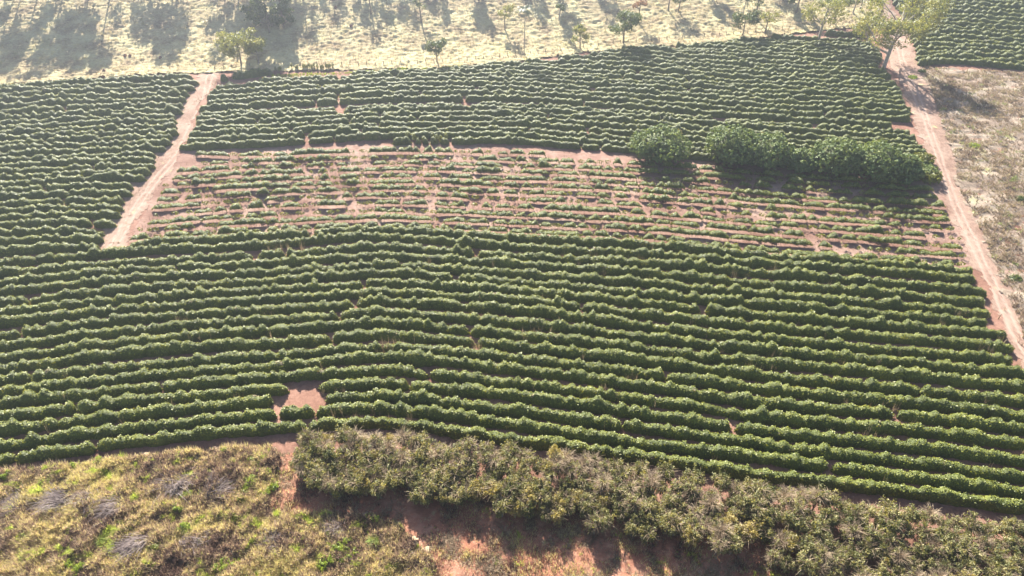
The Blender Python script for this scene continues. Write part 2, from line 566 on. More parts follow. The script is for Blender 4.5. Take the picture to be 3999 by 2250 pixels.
def hedge(name, path, H, W, step, nv, lpm, leaf, seed, zbot=0.0, mats=None, ragged=1.0):
    r = np.random.default_rng(seed)
    P, s = crspline(path, step)
    n = len(P)
    L = s[-1]
    # bushes
    bs = np.arange(0.3, L, 1.05)
    bs = bs + r.uniform(-.3, .3, len(bs))
    if len(bs) == 0:
        bs = np.array([L / 2])
    big = 0.7 * noise(bs / 4.3, bs * 0, seed=seed)
    bh = 0.86 + 0.16 * ragged * big + 0.13 * ragged * r.normal(size=len(bs)).clip(-1.5, 1.6)
    br = r.uniform(0.75, 1.4, len(bs)) * (0.95 + .45 * big.clip(0, 1))
    tall = r.random(len(bs)) < .07
    bh = np.where(tall, bh * 1.22, bh)
    br = np.where(tall, br * 1.15, br)
    d = (s[:, None] - bs[None, :]) / br[None, :]
    prof = (np.sqrt(np.clip(1 - d * d, 0, 1)) * bh[None, :])
    top = prof.max(1)
    weak = np.clip(noise(s / 9.0, s * 0 + 5, seed=seed + 8) * 2.2 - 1.0, 0, 1)
    top = top * (1 - .22 * weak)
    top = np.maximum(top, 0.64 - .12 * weak + .1 * noise(s / 2, s * 0, seed=seed + 5))
    if n > 4:
        top = 0.12 * np.roll(top, 1) + 0.76 * top + 0.12 * np.roll(top, -1)
    endr = np.minimum(s, L - s)
    ef = np.sqrt(np.clip(endr / 1.0, 0, 1))
    top *= (0.25 + 0.75 * ef)
    Hs = H * top
    Ws = W * (0.35 + 0.65 * ef) * (0.45 + 0.62 * top) * (1 + 0.14 * noise(s / 1.1, s * 0, seed=seed + 1))
    Tn = np.gradient(P, axis=0)
    Tn /= np.linalg.norm(Tn, axis=1, keepdims=True) + 1e-9
    Nn = np.stack([-Tn[:, 1], Tn[:, 0]], 1)
    wob = 0.22 * noise(s / 5.0, s * 0 + 3, seed=seed + 2)
    if zbot > 0:
        th = np.linspace(0, 2 * pi, nv, endpoint=False)[None, :]
        u = np.cos(th) * Ws[:, None]
        rz = (Hs[:, None] - zbot) * 0.5
        v = zbot + rz + np.sin(th) * rz
    else:
        th = np.linspace(0, pi, nv)[None, :]
        u = np.sign(np.cos(th)) * np.abs(np.cos(th)) ** 0.72 * Ws[:, None]
        v = np.abs(np.sin(th)) ** 0.66 * Hs[:, None] - 0.03
    X = P[:, 0:1] + Nn[:, 0:1] * (u + wob[:, None])
    Y = P[:, 1:2] + Nn[:, 1:2] * (u + wob[:, None])
    Z = T(P[:, 0], P[:, 1])[:, None] + v + (u * Nn[:, 1:2]) * SL * (0.5)
    # lumpy displacement outward
    amp = 0.22 * noise(X / 1.0, Y / 1.0, Z / .9, seed=11) + 0.18 * noise(X / .42, Y / .42, Z / .42, seed=12)
    ou = u / (Ws[:, None] + 1e-6)
    ov = np.clip(v / (Hs[:, None] + 1e-6), 0, 1)
    k = 0.8 if zbot == 0 else 0.5
    X = X + Nn[:, 0:1] * ou * amp * k
    Y = Y + Nn[:, 1:2] * ou * amp * k
    Z = Z + ov * amp * k * 1.1
    V = np.stack([X, Y, Z], -1)
    m = V.shape[1]
    id_ = np.arange(n * m).reshape(n, m)
    if zbot > 0:
        nx2 = np.roll(id_, -1, axis=1)
        Q = np.stack([id_[:-1], nx2[:-1], nx2[1:], id_[1:]], -1).reshape(-1, 4)
    else:
        Q = np.stack([id_[:-1, :-1], id_[:-1, 1:], id_[1:, 1:], id_[1:, :-1]], -1).reshape(-1, 4)
    Vf = V.reshape(-1, 3)
    # close ends with a fan
    Tri = []
    for e in (0, n - 1):
        for q in range(1, m - 1):
            Tri.append((id_[e, 0], id_[e, q], id_[e, q + 1]))
    # leaf cards on the skin, denser on top
    nl = int(L * lpm)
    if nl:
        i = r.integers(0, n, nl)
        if zbot > 0:
            f = r.random(nl) * (m - 1)
        else:
            f = (0.5 + 0.5 * np.sign(r.random(nl) - .5) * r.random(nl) ** 1.15) * (m - 1)
        j = f.astype(int).clip(0, m - 2)
        ft = (f - j)[:, None]
        C = V[i, j] * (1 - ft) + V[i, j + 1] * ft
        ctr = np.stack([P[i, 0], P[i, 1], T(P[i, 0], P[i, 1]) + (zbot + Hs[i]) * .5], 1)
        Nr = C - ctr
        Nr /= np.linalg.norm(Nr, axis=1, keepdims=True) + 1e-9
        C = C + Nr * r.uniform(-0.04, 0.17, nl)[:, None] + np.stack([Tn[i, 0], Tn[i, 1], 0 * i], 1) * r.uniform(-.2, .2, nl)[:, None]
        LV, LQ = cards(C, Nr + np.array([0, 0, .3]), leaf, 0.6, r=r)
        nq0 = len(Q)
        Q = np.vstack([Q, LQ + len(Vf)])
        Vf = np.vstack([Vf, LV])
        mq = np.zeros(len(Q), int)
        mq[nq0:] = 1
        sm = mq == 0
    else:
        mq, sm = np.zeros(len(Q), int), np.ones(len(Q), bool)
    o = P[n // 2]
    oz = float(T(o[0], o[1]))
    Vf = Vf - np.array([o[0], o[1], oz])
    me = mesh_from(name, Vf, Q, np.array(Tri), mats=mats or [M['hedge'], M['hedgeleaf']], mq=mq, smooth=True, smq=sm)
    return link(name, me, loc=(o[0], o[1], oz)), V


def row_segments(pts, gaps, h):
    """pixel polyline -> list of world paths split at gaps; returns (pixel x-range, world pts)"""
    pts = sorted(pts)
    xs = np.array([p[0] for p in pts], float)
    ys = np.array([p[1] for p in pts], float)
    cuts = [xs[0]]
    for g0, g1 in sorted(gaps):
        if g1 <= xs[0] or g0 >= xs[-1]:
            continue
        cuts += [g0, g1]
    cuts.append(xs[-1])
    segs = []
    for a, b in zip(cuts[::2], cuts[1::2]):
        if b - a < 12:
            continue
        inner = [x for x in xs if a + 20 < x < b - 20]
        X = np.array([a] + inner + [b])
        if len(X) < 3:
            X = np.array([a, (a + b) / 2, b])
        # smooth interpolation of the traced line (quadratic through neighbours)
        Y = np.interp(X, xs, ys)
        wx, wy = at(X, Y, h)
        segs.append(((a, b), np.stack([wx, wy], 1)))
    return segs


def side(a, b, lo, hi):
    c = ((a + b) / 2 - lo) / (hi - lo)
    return c


nseed = [100]
HEDGES = []


def build_rows(rows, h, H, W, step, nv, lpm, leaf, where, group, ragged=1.0, adj='dense'):
    for k, (pts, gaps) in enumerate(rows):
        segs = row_segments(pts, gaps, h)
        for q, ((a, b), wp) in enumerate(segs):
            nseed[0] += 1
            o, _ = hedge('coffee_hedge', wp, H, W, step, nv, lpm, leaf, nseed[0], ragged=ragged)
            if len(segs) == 1:
                part = 'unbroken'
            elif len(segs) == 2:
                part = 'left part' if q == 0 else 'right part'
            else:
                part = ORD[q] + ' piece'
            tag(o, '%s green coffee hedge, %s row %s, %s' % (adj, ORD[k], where, part), 'coffee hedge', group)


# --- near block: crest heights read at these columns
CX = [0, 500, 1000, 1500, 2000, 2500, 3000, 3500, 3999]
NEAR = [
    [None, 942, 905, 882, 910, 936, 986, 1014, None],
    [1010, 965, 940, 907, 944, 975, 1014, 1043, None],
    [1049, 1010, 984, 950, 983, 1010, 1050, 1090, None],
    [1087, 1041, 1014, 985, 1014, 1047, 1093, 1130, None],
    [1122, 1070, 1050, 1019, 1050, 1087, 1138, 1175, None],
    [1165, 1112, 1083, 1049, 1085, 1128, 1173, 1215, None],
    [1206, 1150, 1120, 1087, 1120, 1163, 1217, 1256, None],
    [1242, 1190, 1159, 1126, 1152, 1206, 1260, 1299, None],
    [1290, 1232, 1196, 1160, 1190, 1252, 1305, 1351, None],
    [1334, 1276, 1237, 1204, 1240, 1297, 1349, 1396, 1441],
    [1380, 1318, 1277, 1246, 1286, 1343, 1398, 1441, 1493],
    [1423, 1361, 1326, 1290, 1332, 1392, 1450, 1499, 1549],
    [1468, 1413, 1375, 1336, 1379, 1439, 1503, 1549, 1606],
    [1514, 1457, 1415, 1377, 1423, 1487, 1557, 1596, 1656],
    [1560, 1502, 1460, 1425, 1478, 1536, 1611, 1656, 1712],
    [1610, 1550, 1506, 1479, 1526, 1594, 1667, 1716, 1779],
    [1662, 1604, 1551, 1527, 1584, 1649, 1720, 1776, 1844],
    [1720, 1656, 1602, 1578, 1636, 1710, 1771, 1835, 1905],
    [1776, 1705, 1655, 1632, 1695, 1763, 1836, 1895, 1963]]
NEND = [(3808, 1045), (3816, 1074), (3862, 1126), (3855, 1169), (3878, 1208), (3861, 1244), (3944, 1290), (3971, 1343), (3963, 1390)]
NSTART0 = (497, 940)
NGAPS = {0: [(1205, 1222)], 1: [], 2: [(980, 1003), (1108, 1114), (1850, 1868)], 3: [(680, 684)], 4: [(1556, 1562)],
         5: [(100, 106), (1768, 1790)], 6: [(1412, 1426), (2738, 2760)], 7: [(2268, 2276)],
         8: [(64, 74), (1376, 1392)], 9: [(1318, 1326)], 10: [(1830, 1836)], 11: [(1290, 1296), (1852, 1864), (3604, 3608)],
         12: [(112, 118), (2600, 2606), (1490, 1494)], 13: [(3500, 3517)], 14: [(622, 628), (1668, 1676)],
         15: [(286, 290), (1120, 1238), (1593, 1600), (2860, 2878)], 16: [(1056, 1268), (1468, 1474), (2430, 2436)],
         17: [(1072, 1085), (1220, 1229), (3244, 3256)], 18: [(43, 48), (362, 366), (1196, 1200)]}
rows = []
for k, ys in enumerate(NEAR):
    pts = [(x, y) for x, y in zip(CX, ys) if y is not None]
    if k == 0:
        pts[0] = NSTART0
    if k > 0:
        dy = ys[0] - ys[1]
        pts.insert(0, (-180, ys[0] + dy * 0.38))
    if k < len(NEND):
        pts.append(NEND[k])
    else:
        dy = ys[-1] - ys[-2]
        pts.append((4170, ys[-1] + dy * 0.34))
    rows.append((pts, NGAPS.get(k, [])))
build_rows(rows, 2.35, 2.6, 1.02, 0.34, 14, 50, 0.155, 'below pruned plot', 'coffee hedge rows in the near field')

# --- left block
LY0 = [329, 345, 360, 380, 402, 423, 448, 470, 487, 506, 526, 548, 569, 592, 613, 634, 658, 683, 709, 731, 755, 781, 808, 832, 861, 893, 926, 965]
LEN = [(748, 286), (772, 308), (758, 330), (733, 352), (722, 374), (713, 397), (708, 420), (680, 437), (686, 457), (684, 479), (692, 501),
       (668, 520), (664, 541), (640, 563), (600, 590), (600, 608), (600, 631), (583, 656), (563, 678), (513, 711), (508, 738), (476, 769), (474, 796),
       (464, 823), (443, 858), (396, 893), (396, 917), (380, 949)]
rows = []
for k in range(28):
    y0 = LY0[k]
    xe, ye = LEN[k]
    bow = -4 if k < 20 else -6
    pts = [(-160, y0 + (y0 - ye) * 0.24), (0, y0), (xe * .5, (y0 + ye) / 2 + bow), (xe, ye)]
    g = []
    if k in (5, 11, 16, 19, 21, 24):
        xx = 60 + 37 * k % 300
        g = [(xx, xx + 9)]
    rows.append((pts, g))
build_rows(rows, 2.3, 2.55, 0.95, 0.42, 11, 32, 0.17, 'down left of farm road', 'coffee hedge rows left of the farm road', ragged=1.15)

# --- upper block
q = 2.574
UX = [1000, 1500, 2000, 2500, 3000, 3500]
UP = {  # crop-pixel heights from the traced row table
    -11: [None, None, None, None, 310, 330], -10: [None, None, None, None, 340, 410], -9: [None, None, None, None, 378, 440],
    -8: [None, None, None, None, 408, 472], -7: [None, None, None, None, 438, 503], -6: [None, None, None, None, 470, 535],
    -5: [None, None, None, 420, 506, 568], -4: [None, None, None, 452, 546, 603], -3: [None, None, None, 490, 588, 645],
    -2: [None, None, None, 530, 630, 690], -1: [None, None, None, 570, 671, 737], 0: [None, None, 585, 612, 714, 787],
    1: [None, None, 618, 656, 757, 835], 2: [None, None, 652, 700, 800, 880], 3: [None, 700, 690, 747, 843, 922],
    4: [775, 731, 730, 795, 886, 960], 5: [825, 777, 770, 840, 932, 1002], 6: [870, 820, 812, 888, 981, 1048],
    7: [917, 862, 856, 937, 1034, 1098], 8: [968, 908, 902, 988, 1086, 1152], 9: [1020, 963, 955, 1040, 1142, 1222],
    10: [1098, 1045, 1030, 1112, 1216, 1294], 11: [1135, 1070, 1060, 1140, 1246, 1340], 12: [1186, 1115, 1110, 1192, 1310, 1392],
    13: [1238, 1162, 1158, 1246, 1365, 1440], 14: [1288, 1210, 1202, 1306, 1420, 1490], 15: [1345, 1275, 1265, 1368, 1470, 1550],
    16: [1408, 1328, 1318, 1430, 1530, 1610], 17: [None, 1385, 1375, 1475, 1590, 1680]}
USTART = {-11: (3225, 300), -10: (3015, 338), -9: (2840, 380), -8: (2850, 402), -7: (2730, 410), -6: (2640, 432), -5: (2535, 448),
          -4: (2430, 470), -3: (2355, 490), -2: (2300, 515), -1: (2180, 540), 0: (2050, 575), 1: (1880, 625), 2: (1660, 685), 3: (1370, 712),
          4: (1004, 775), 5: (836, 845), 6: (814, 895), 7: (802, 945), 8: (800, 997), 9: (772, 1062), 10: (775, 1125),
          11: (760, 1155), 12: (760, 1205), 13: (748, 1255), 14: (732, 1318), 15: (724, 1372), 16: (694, 1440), 17: (1532, 1385)}
UEND = {-11: (3385, 322), -10: (3400, 398), -9: (3420, 430), -8: (3440, 465), -7: (3445, 498), -6: (3450, 530), -5: (3450, 565),
        -4: (3440, 600), -3: (3436, 640), -2: (3470, 685), -1: (3485, 732), 0: (3500, 785), 1: (3510, 838), 2: (3520, 882), 3: (3528, 926), 4: (3530, 962),
        5: (3540, 1005), 6: (3553, 1054), 7: (3556, 1105), 8: (3562, 1160), 9: (3490, 1220), 10: (3560, 1305), 11: (3586, 1348), 12: (3588, 1400),
        13: (3612, 1452), 14: (3625, 1500), 15: (3632, 1562), 16: (3650, 1622), 17: (3662, 1690)}
UGAPS = {9: [(1228, 1234), (1318, 1322), (1808, 1816), (2280, 2283)], 8: [(1315, 1322), (1640, 1643), (3226, 3229)], 7: [(1856, 1866)],
         6: [(1252, 1258), (2310, 2325)], 5: [(2686, 2694)], 4: [(1318, 1326), (1535, 1545)], 3: [(2690, 2696), (2432, 2435)], 2: [(2490, 2496)],
         10: [(1310, 1340), (1790, 1840), (2790, 2830), (3180, 3192)], 11: [(1318, 1340), (1366, 1370), (2585, 2590)], 12: [(1480, 1486), (1000, 1003), (2140, 2143)],
         13: [(1206, 1212), (1362, 1366), (1628, 1632)], 14: [(1128, 1140), (1472, 1480), (2290, 2300)], 15: [(1188, 1200), (1404, 1410), (2060, 2064)],
         16: [(1188, 1202), (1300, 1304)], 17: [(1605, 1620), (1642, 1650), (1672, 1680), (1710, 1718), (1752, 1762), (2268, 2274), (2345, 2350)]}
rows = []
for k in sorted(UP):
    sx, sy = USTART[k]
    ex, ey = UEND[k]
    pts = [(sx, sy / q)]
    for x, y in zip(UX, UP[k]):
        if y is not None and sx + 60 < x < ex - 40:
            pts.append((x, y / q))
    pts.append((ex, ey / q))
    rows.append((pts, UGAPS.get(k, [])))
build_rows(rows, 2.2, 2.4, .95, 0.42, 11, 20, 0.18, 'down from pasture fence', 'coffee hedge rows in the upper field')

# --- far right block
rows = []
for k in range(17):
    t = k / 16
    ye = 246 - 16.3 * k
    lx = np.interp(ye, [-40, 20, 60, 110, 160, 190, 225], [3480, 3492, 3525, 3550, 3562, 3578, 3590])
    if k == 0:
        lx = 3590
        pts = [(lx, 231), (3700, 222), (3850, 232), (3999, 246), (4300, 262)]
    elif k == 1:
        pts = [(3582, 212), (3700, 205), (3850, 216), (3999, 231), (4300, 250)]
    else:
        pts = [(lx, ye - 22), (3700, ye - 20), (3850, ye - 12), (3999, ye), (4300, ye + 20)]
    rows.append((pts, []))
build_rows(rows, 2.4, 2.5, 1.1, 0.48, 10, 22, 0.22, 'up from weedy field', 'coffee hedge rows right of the dirt road', ragged=1.4)

# --- short hedge pieces by the pasture gate
for i, (x0, y0, x1, y1, lab) in enumerate([(903, 283, 1058, 264, 'short tall coffee hedge standing by the gate end of the pasture fence'),
                                           (856, 292, 884, 286, 'single round coffee bush beside the top of the farm road'),
                                           (872, 312, 912, 310, 'small low coffee bush just below the round bush at the road top')]):
    wx, wy = at([x0, (x0 + x1) / 2, x1], [y0, (y0 + y1) / 2, y1], 2.4)
    o, _ = hedge('coffee_bush' if i else 'coffee_hedge', np.stack([wx, wy], 1), [3.0, 2.8, 1.6][i], 1.3, 0.4, 9, 14, 0.2, 900 + i)
    tag(o, lab, 'coffee bush' if i else 'coffee hedge')

# ------------------------------------------------------------------ tubes
def tube(P, R, ns=5):
    P = np.asarray(P, float)
    n = len(P)
    R = np.broadcast_to(np.asarray(R, float), (n,))
    D = np.gradient(P, axis=0)
    D /= np.linalg.norm(D, axis=1, keepdims=True) + 1e-9
    ref = np.where(np.abs(D[:, 2:3]) > .9, [[1., 0, 0]], [[0, 0, 1.]])
    A = np.cross(D, ref)
    A /= np.linalg.norm(A, axis=1, keepdims=True) + 1e-9
    B = np.cross(D, A)
    th = np.arange(ns) * 2 * pi / ns
    V = P[:, None] + R[:, None, None] * (np.cos(th)[None, :, None] * A[:, None] + np.sin(th)[None, :, None] * B[:, None])
    V = V.reshape(-1, 3)
    id_ = np.arange(n * ns).reshape(n, ns)
    nx2 = np.roll(id_, -1, 1)
    Q = np.stack([id_[:-1], nx2[:-1], nx2[1:], id_[1:]], -1).reshape(-1, 4)
    return V, Q


def merge(parts):
    V, Q, o = [], [], 0
    for v, q_ in parts:
        V.append(v)
        Q.append(q_ + o)
        o += len(v)
    return np.vstack(V), np.vstack(Q)


# ------------------------------------------------------------------ pruned plot
PX = [1000, 1500, 2000, 2500, 3000, 3500]
PR = [[594, 579, 586, None, None, None], [617, 602, 613, 629, 668, 700], [641, 626, 637, 656, 691, 722], [666, 651, 660, 683, 715, 749],
      [691, 676, 687, 708, 746, 781], [717, 699, 713, 736, 776, 809], [742, 724, 741, 760, 801, 835], [769, 750, 766, 790, 831, 864],
      [797, 781, 796, 820, 862, 900], [829, 811, 827, 851, 894, 934], [857, 839, 859, 882, 929, 967], [889, 869, 890, 914, 967, 1001]]
PST = [(750, 590), (773, 627), (684, 658), (668, 683), (618, 713), (606, 742), (606, 769), (567, 800), (575, 831), (548, 862), (509, 889), (505, 920)]
PEN = [(2130, 590), (3560, 706), (3649, 730), (3668, 760), (3695, 792), (3700, 820), (3715, 847), (3730, 882), (3761, 919), (3765, 955), (3777, 987), (3777, 1021)]
stemV, stemQ = [], []
seedV = []
allcl = []
for k in range(12):
    pts = [PST[k]] + [(x, y) for x, y in zip(PX, PR[k]) if y is not None and PST[k][0] + 50 < x < PEN[k][0] - 30] + [PEN[k]]
    X = np.array([p[0] for p in pts])
    Y = np.array([p[1] for p in pts])
    wx, wy = at(X, Y, 1.9)
    P, s = crspline(np.stack([wx, wy], 1), 0.25)
    L = s[-1]
    r = np.random.default_rng(500 + k)
    # bare stems all along the row
    ss = np.arange(0.2, L, 0.62)
    for u in ss:
        if noise(np.array([u / 7.0]), np.array([k * 7.3 + .5]), seed=71)[0] < -0.7:
            continue
        i = min(len(P) - 1, int(u / L * len(P)))
        b = np.array([P[i, 0], P[i, 1], 0]) + np.append(r.normal(size=2) * .08, 0)
        b[2] = T(b[0], b[1]) - 0.05
        hh = r.uniform(0.5, 1.15)
        t = b + np.array([r.normal() * .12, r.normal() * .12, hh])
        v, qd = tube([b, (b + t) / 2 + np.append(r.normal(size=2) * .03, 0), t], [0.055, 0.045, 0.03], 3)
        stemV.append(v)
        stemQ.append(qd)
    # leafy clusters
    u = r.uniform(0, 2)
    while u < L - 1:
        dens = noise(np.array([u / 30.0]), np.array([k * 7.7 + .3]), seed=73)[0] + (0.25 * (u / L) if True else 0)
        ln = float(np.clip(r.lognormal(1.15 + 0.5 * dens, 0.75), 0.9, 22))
        ln = min(ln, L - u)
        if ln > 0.9:
            allcl.append((k, u, ln, P, s, L, r.uniform(0.75, 1.1)))
        u += ln + float(np.clip(r.exponential(.55 - 0.25 * dens), 0.25, 3))
allcl.sort(key=lambda c: -c[2])
print('clusters', len(allcl))
indiv, rest = allcl[:295], allcl[295:]


def cluster(c, seed):
    k, u, ln, P, s, L, hf = c
    i0 = int(u / L * len(P))
    i1 = max(i0 + 3, min(len(P) - 1, int((u + ln) / L * len(P))))
    i0 = max(0, min(i0, i1 - 3))
    seg = P[[i0, (i0 + i1) // 2, i1]] if ln < 6 else P[np.linspace(i0, i1, int(ln / 3) + 2).astype(int)]
    return hedge('pruned_coffee_bush', seg, 2.25 * hf, 0.9 * (0.75 + .35 * hf), 0.3, 8, 44, 0.16, seed, zbot=0.85)[0]


cnt = {}


def nth(i):
    if i < len(ORD):
        return ORD[i]
    i += 1
    tens = {3: 'thirty', 4: 'forty', 5: 'fifty', 6: 'sixty', 7: 'seventy', 8: 'eighty', 9: 'ninety'}[i // 10]
    return tens + '-' + ORD[i % 10 - 1] if i % 10 else tens[:-1] + 'ieth'


indiv.sort(key=lambda c: (c[0], c[1]))
for n_, c in enumerate(indiv):
    o = cluster(c, 2000 + n_)
    k, u, ln = c[:3]
    third = 'near the farm road' if u / c[5] < .33 else ('around the middle' if u / c[5] < .67 else 'toward the dirt road')
    sz = 'very long' if ln > 9 else ('long' if ln > 5 else ('short' if ln > 2.4 else 'small round'))
    tag(o, '%s coffee bush on bare stems, %s from left in %s pruned row from top' % (sz, nth(cnt.setdefault(k, 0)), ORD[k]), 'coffee bush',
        'pruned coffee bushes in the thinned plot')
    cnt[k] += 1
# the remaining small tufts as one object
if rest:
    V_, Q_ = [], []
    o_ = 0
    for n_, c in enumerate(rest):
        k, u, ln, P, s, L, hf = c
        i = min(len(P) - 1, int((u + ln / 2) / L * len(P)))
        b = np.array([P[i, 0], P[i, 1], T(P[i, 0], P[i, 1]) + 1.1 * hf])
        m_ = int(26 * ln)
        d = rng.normal(size=(m_, 3))
        d /= np.linalg.norm(d, axis=1, keepdims=True)
        C = b + d * np.array([ln * .5, .5, .45])
        v, qd = cards(C, d, 0.2, .6)
        V_.append(v)
        Q_.append(qd + o_)
        o_ += len(v)
    me = mesh_from('coffee_tufts', np.vstack(V_), np.vstack(Q_), mats=[M['hedgeleaf']])
    tag(link('coffee_tufts', me), 'tiny leafy regrowth tufts scattered along rows of pruned coffee', 'coffee regrowth', kind='stuff')
v, qd = merge(list(zip(stemV, stemQ)))
me = mesh_from('coffee_stems', v, qd, mats=[M['stem']])
tag(link('coffee_stems', me), 'thin pale bare coffee stems standing in rows in the pruned plot', 'bare stems', kind='stuff')

# ------------------------------------------------------------------ trees
def thing(name, X, Y, label, cat, group=None, rz=0, sc=1, world=None):
    x, y = at(X, Y) if world is None else world
    o = link(name, None, loc=(float(x), float(y), float(T(x, y)) - 0.05), rz=rz, sc=sc)
    return tag(o, label, cat, group)


def crown_mesh(name, blobs, n, size, mat, seed, inner=0.0, jit=0.6, clump=0.0, aspect=1.0):
    """leaf cards over and through a set of ellipsoids, gathered in clumps"""
    r = np.random.default_rng(seed)
    B = np.array(blobs, float)
    wgt = (B[:, 3] * B[:, 4] + B[:, 3] * B[:, 5])
    wgt /= wgt.sum()
    nc = max(1, int(n / 9)) if clump else n
    bi = r.choice(len(B), nc, p=wgt)
    d = r.normal(size=(nc, 3))
    d /= np.linalg.norm(d, axis=1, keepdims=True)
    rad = np.where(r.random(nc) < inner, r.uniform(.3, .8, nc), r.uniform(.82, 1.08, nc))
    C = B[bi, :3] + d * B[bi, 3:] * rad[:, None]
    if clump:
        m_ = 9
        C = (C[:, None] + r.normal(size=(nc, m_, 3)) * clump).reshape(-1, 3)
        d = np.repeat(d, m_, 0)
    V, Q = cards(C, d + np.array([0, 0, .25]), size, jit, aspect, r=r)
    return mesh_from(name, V, Q, mats=[mat])


def branchy(base_h, top, spread, r0, nb, seed, lean=(0, 0), fork=0.4, ns=6):
    """tapered trunk with limbs; returns mesh data and limb tips"""
    r = np.random.default_rng(seed)
    parts, tips = [], []
    t = np.linspace(0, 1, 6)
    tr = np.stack([lean[0] * t ** 1.4 + .12 * np.sin(t * 5 + seed), lean[1] * t ** 1.4 + .1 * np.cos(t * 4 + seed) - .1, top * t], 1)
    parts.append(tube(tr, r0 * (1 - .75 * t) + .02, ns))
    for b in range(nb):
        f = r.uniform(fork, .9)
        p0 = np.array([np.interp(f, t, tr[:, i]) for i in range(3)])
        a = b * 2.4 + r.uniform(-.4, .4)
        ln = spread * r.uniform(.65, 1.1) * (1.15 - .4 * f)
        e = p0 + np.array([cos(a) * ln, sin(a) * ln, ln * r.uniform(.35, .95)])
        mid = (p0 + e) / 2 + np.array([0, 0, -.12 * ln]) + r.normal(size=3) * .07 * ln
        rr = r0 * (1 - .75 * f) * .75
        parts.append(tube([p0, mid, e], [rr, rr * .65, rr * .25], max(3, ns - 1)))
        tips.append(e)
        for _ in range(2):
            a2 = a + r.uniform(-.9, .9)
            e2 = mid + np.array([cos(a2), sin(a2), r.uniform(.2, .9)]) * ln * r.uniform(.4, .7)
            parts.append(tube([mid, (mid + e2) / 2 + r.normal(size=3) * .05 * ln, e2], [rr * .5, rr * .35, rr * .12], 3))
            tips.append(e2)
    tips.append(tr[-1])
    return merge(parts), tips


def tree(X, Y, top, spread, label, mat='green', bark='bark', n=1500, size=.24, nb=7, seed=1, lean=(0, 0), fork=.4,
         tip=0.32, r0=None, world=None, name='tree', group=None, clump=0.22, flat=.7):
    root = thing(name, X, Y, label, 'tree', group, world=world)
    (v, qd), tips = branchy(0, top * .85, spread, r0 or top * .028 + .05, nb, seed, lean, fork)
    link('trunk', mesh_from('trunk', v, qd, mats=[M[bark]], smooth=True), root)
    rb = spread * tip
    r = np.random.default_rng(seed)
    bl = [(t_[0], t_[1], t_[2] + .1 * rb, rb * r.uniform(.8, 1.3), rb * r.uniform(.8, 1.3), rb * flat * r.uniform(.8, 1.2)) for t_ in tips]
    link('crown', crown_mesh('crown', bl, n, size, M[mat], seed, inner=.35, clump=clump), root)
    return root


def ball_mesh(cz, rx, ry, rz):
    V = []
    for a in range(9):
        p = pi * a / 8
        for b in range(14):
            t = 2 * pi * b / 14
            k = 1 + .08 * sin(3 * t + a)
            V.append((rx * k * sin(p) * cos(t) + 1e-3 * cos(t), ry * k * sin(p) * sin(t) + 1e-3 * sin(t), cz + rz * cos(p)))
    i = np.arange(9 * 14).reshape(9, 14)
    j = np.roll(i, -1, 1)
    return V, np.stack([i[:-1], i[1:], j[1:], j[:-1]], -1).reshape(-1, 4)


# mango row: top pixel, base pixel, half width px
def at_m(X, Y):
    x, y = at(X, Y)
    return float(x), float(y)


MANGO = [(2570, 500, 655, 112), (2840, 496, 668, 100), (2985, 525, 680, 92), (3128, 585, 692, 60), (3250, 542, 708, 88), (3400, 556, 722, 96), (3515, 604, 728, 56)]
mlab = ['largest round mango tree, leftmost of the row above the shaded coffee', 'second mango tree from left, pale flowering top',
        'third mango tree from left in the row', 'small squat mango tree in the middle of the row',
        'fifth mango tree from left, dense dark side facing downhill', 'broad mango tree second from the right end of the row',
        'rightmost lower mango tree beside the bushes at the dirt road']
for i, (X, top, base, hw) in enumerate(MANGO):
    x, y = at(X, base - 30)
    x, y = float(x), float(y)
    d = math.dist((x, y, T(x, y)), CAM)
    ppm = F / d
    R = hw / ppm
    # height so the crown top shows at 'top'
    h = 5.0
    for _ in range(25):
        _, py = pix(x, y + R * .4, T(x, y) + h * .93)
        h += (py - top) / ppm / 0.8 * .5
    root = thing('mango_tree', 0, 0, mlab[i], 'tree', 'mango trees in a row across the coffee field', world=(x, y))
    r = np.random.default_rng(40 + i)
    (v, qd), tips = branchy(0, h * .7, R * .7, .3, 6, 40 + i, fork=.2)
    link('trunk', mesh_from('trunk', v, qd, mats=[M['bark']], smooth=True), root)
    bl = [(0, 0, h * .5, R * .88, R * .8, h * .48)]
    for b in range(8):
        a = b * 2.4 + i
        rr = r.uniform(.35, .75)
        bl.append((cos(a) * R * rr, sin(a) * R * rr, h * r.uniform(.3, .8) * (1 - .25 * rr), R * .42, R * .42, h * .24))
    for b in range(26):
        a, e_ = r.uniform(0, 2 * pi), r.uniform(-.2, 1.35)
        q_ = r.uniform(.16, .27)
        bl.append((cos(a) * cos(e_) * R * .82, sin(a) * cos(e_) * R * .75, h * (.5 + .42 * sin(e_)), R * q_, R * q_, R * q_ * .9))
    link('crown', crown_mesh('crown', bl, 15000, .26, M['mango'], 60 + i, inner=0, clump=.14, jit=.6), root)
    cv, cq = ball_mesh(h * .5, R * .68, R * .6, h * .36)  # dark solid core, added inside the leaf crown to shade it fully
    link('crown', mesh_from('crown', cv, cq, mats=[M['hedge']], smooth=True), root)

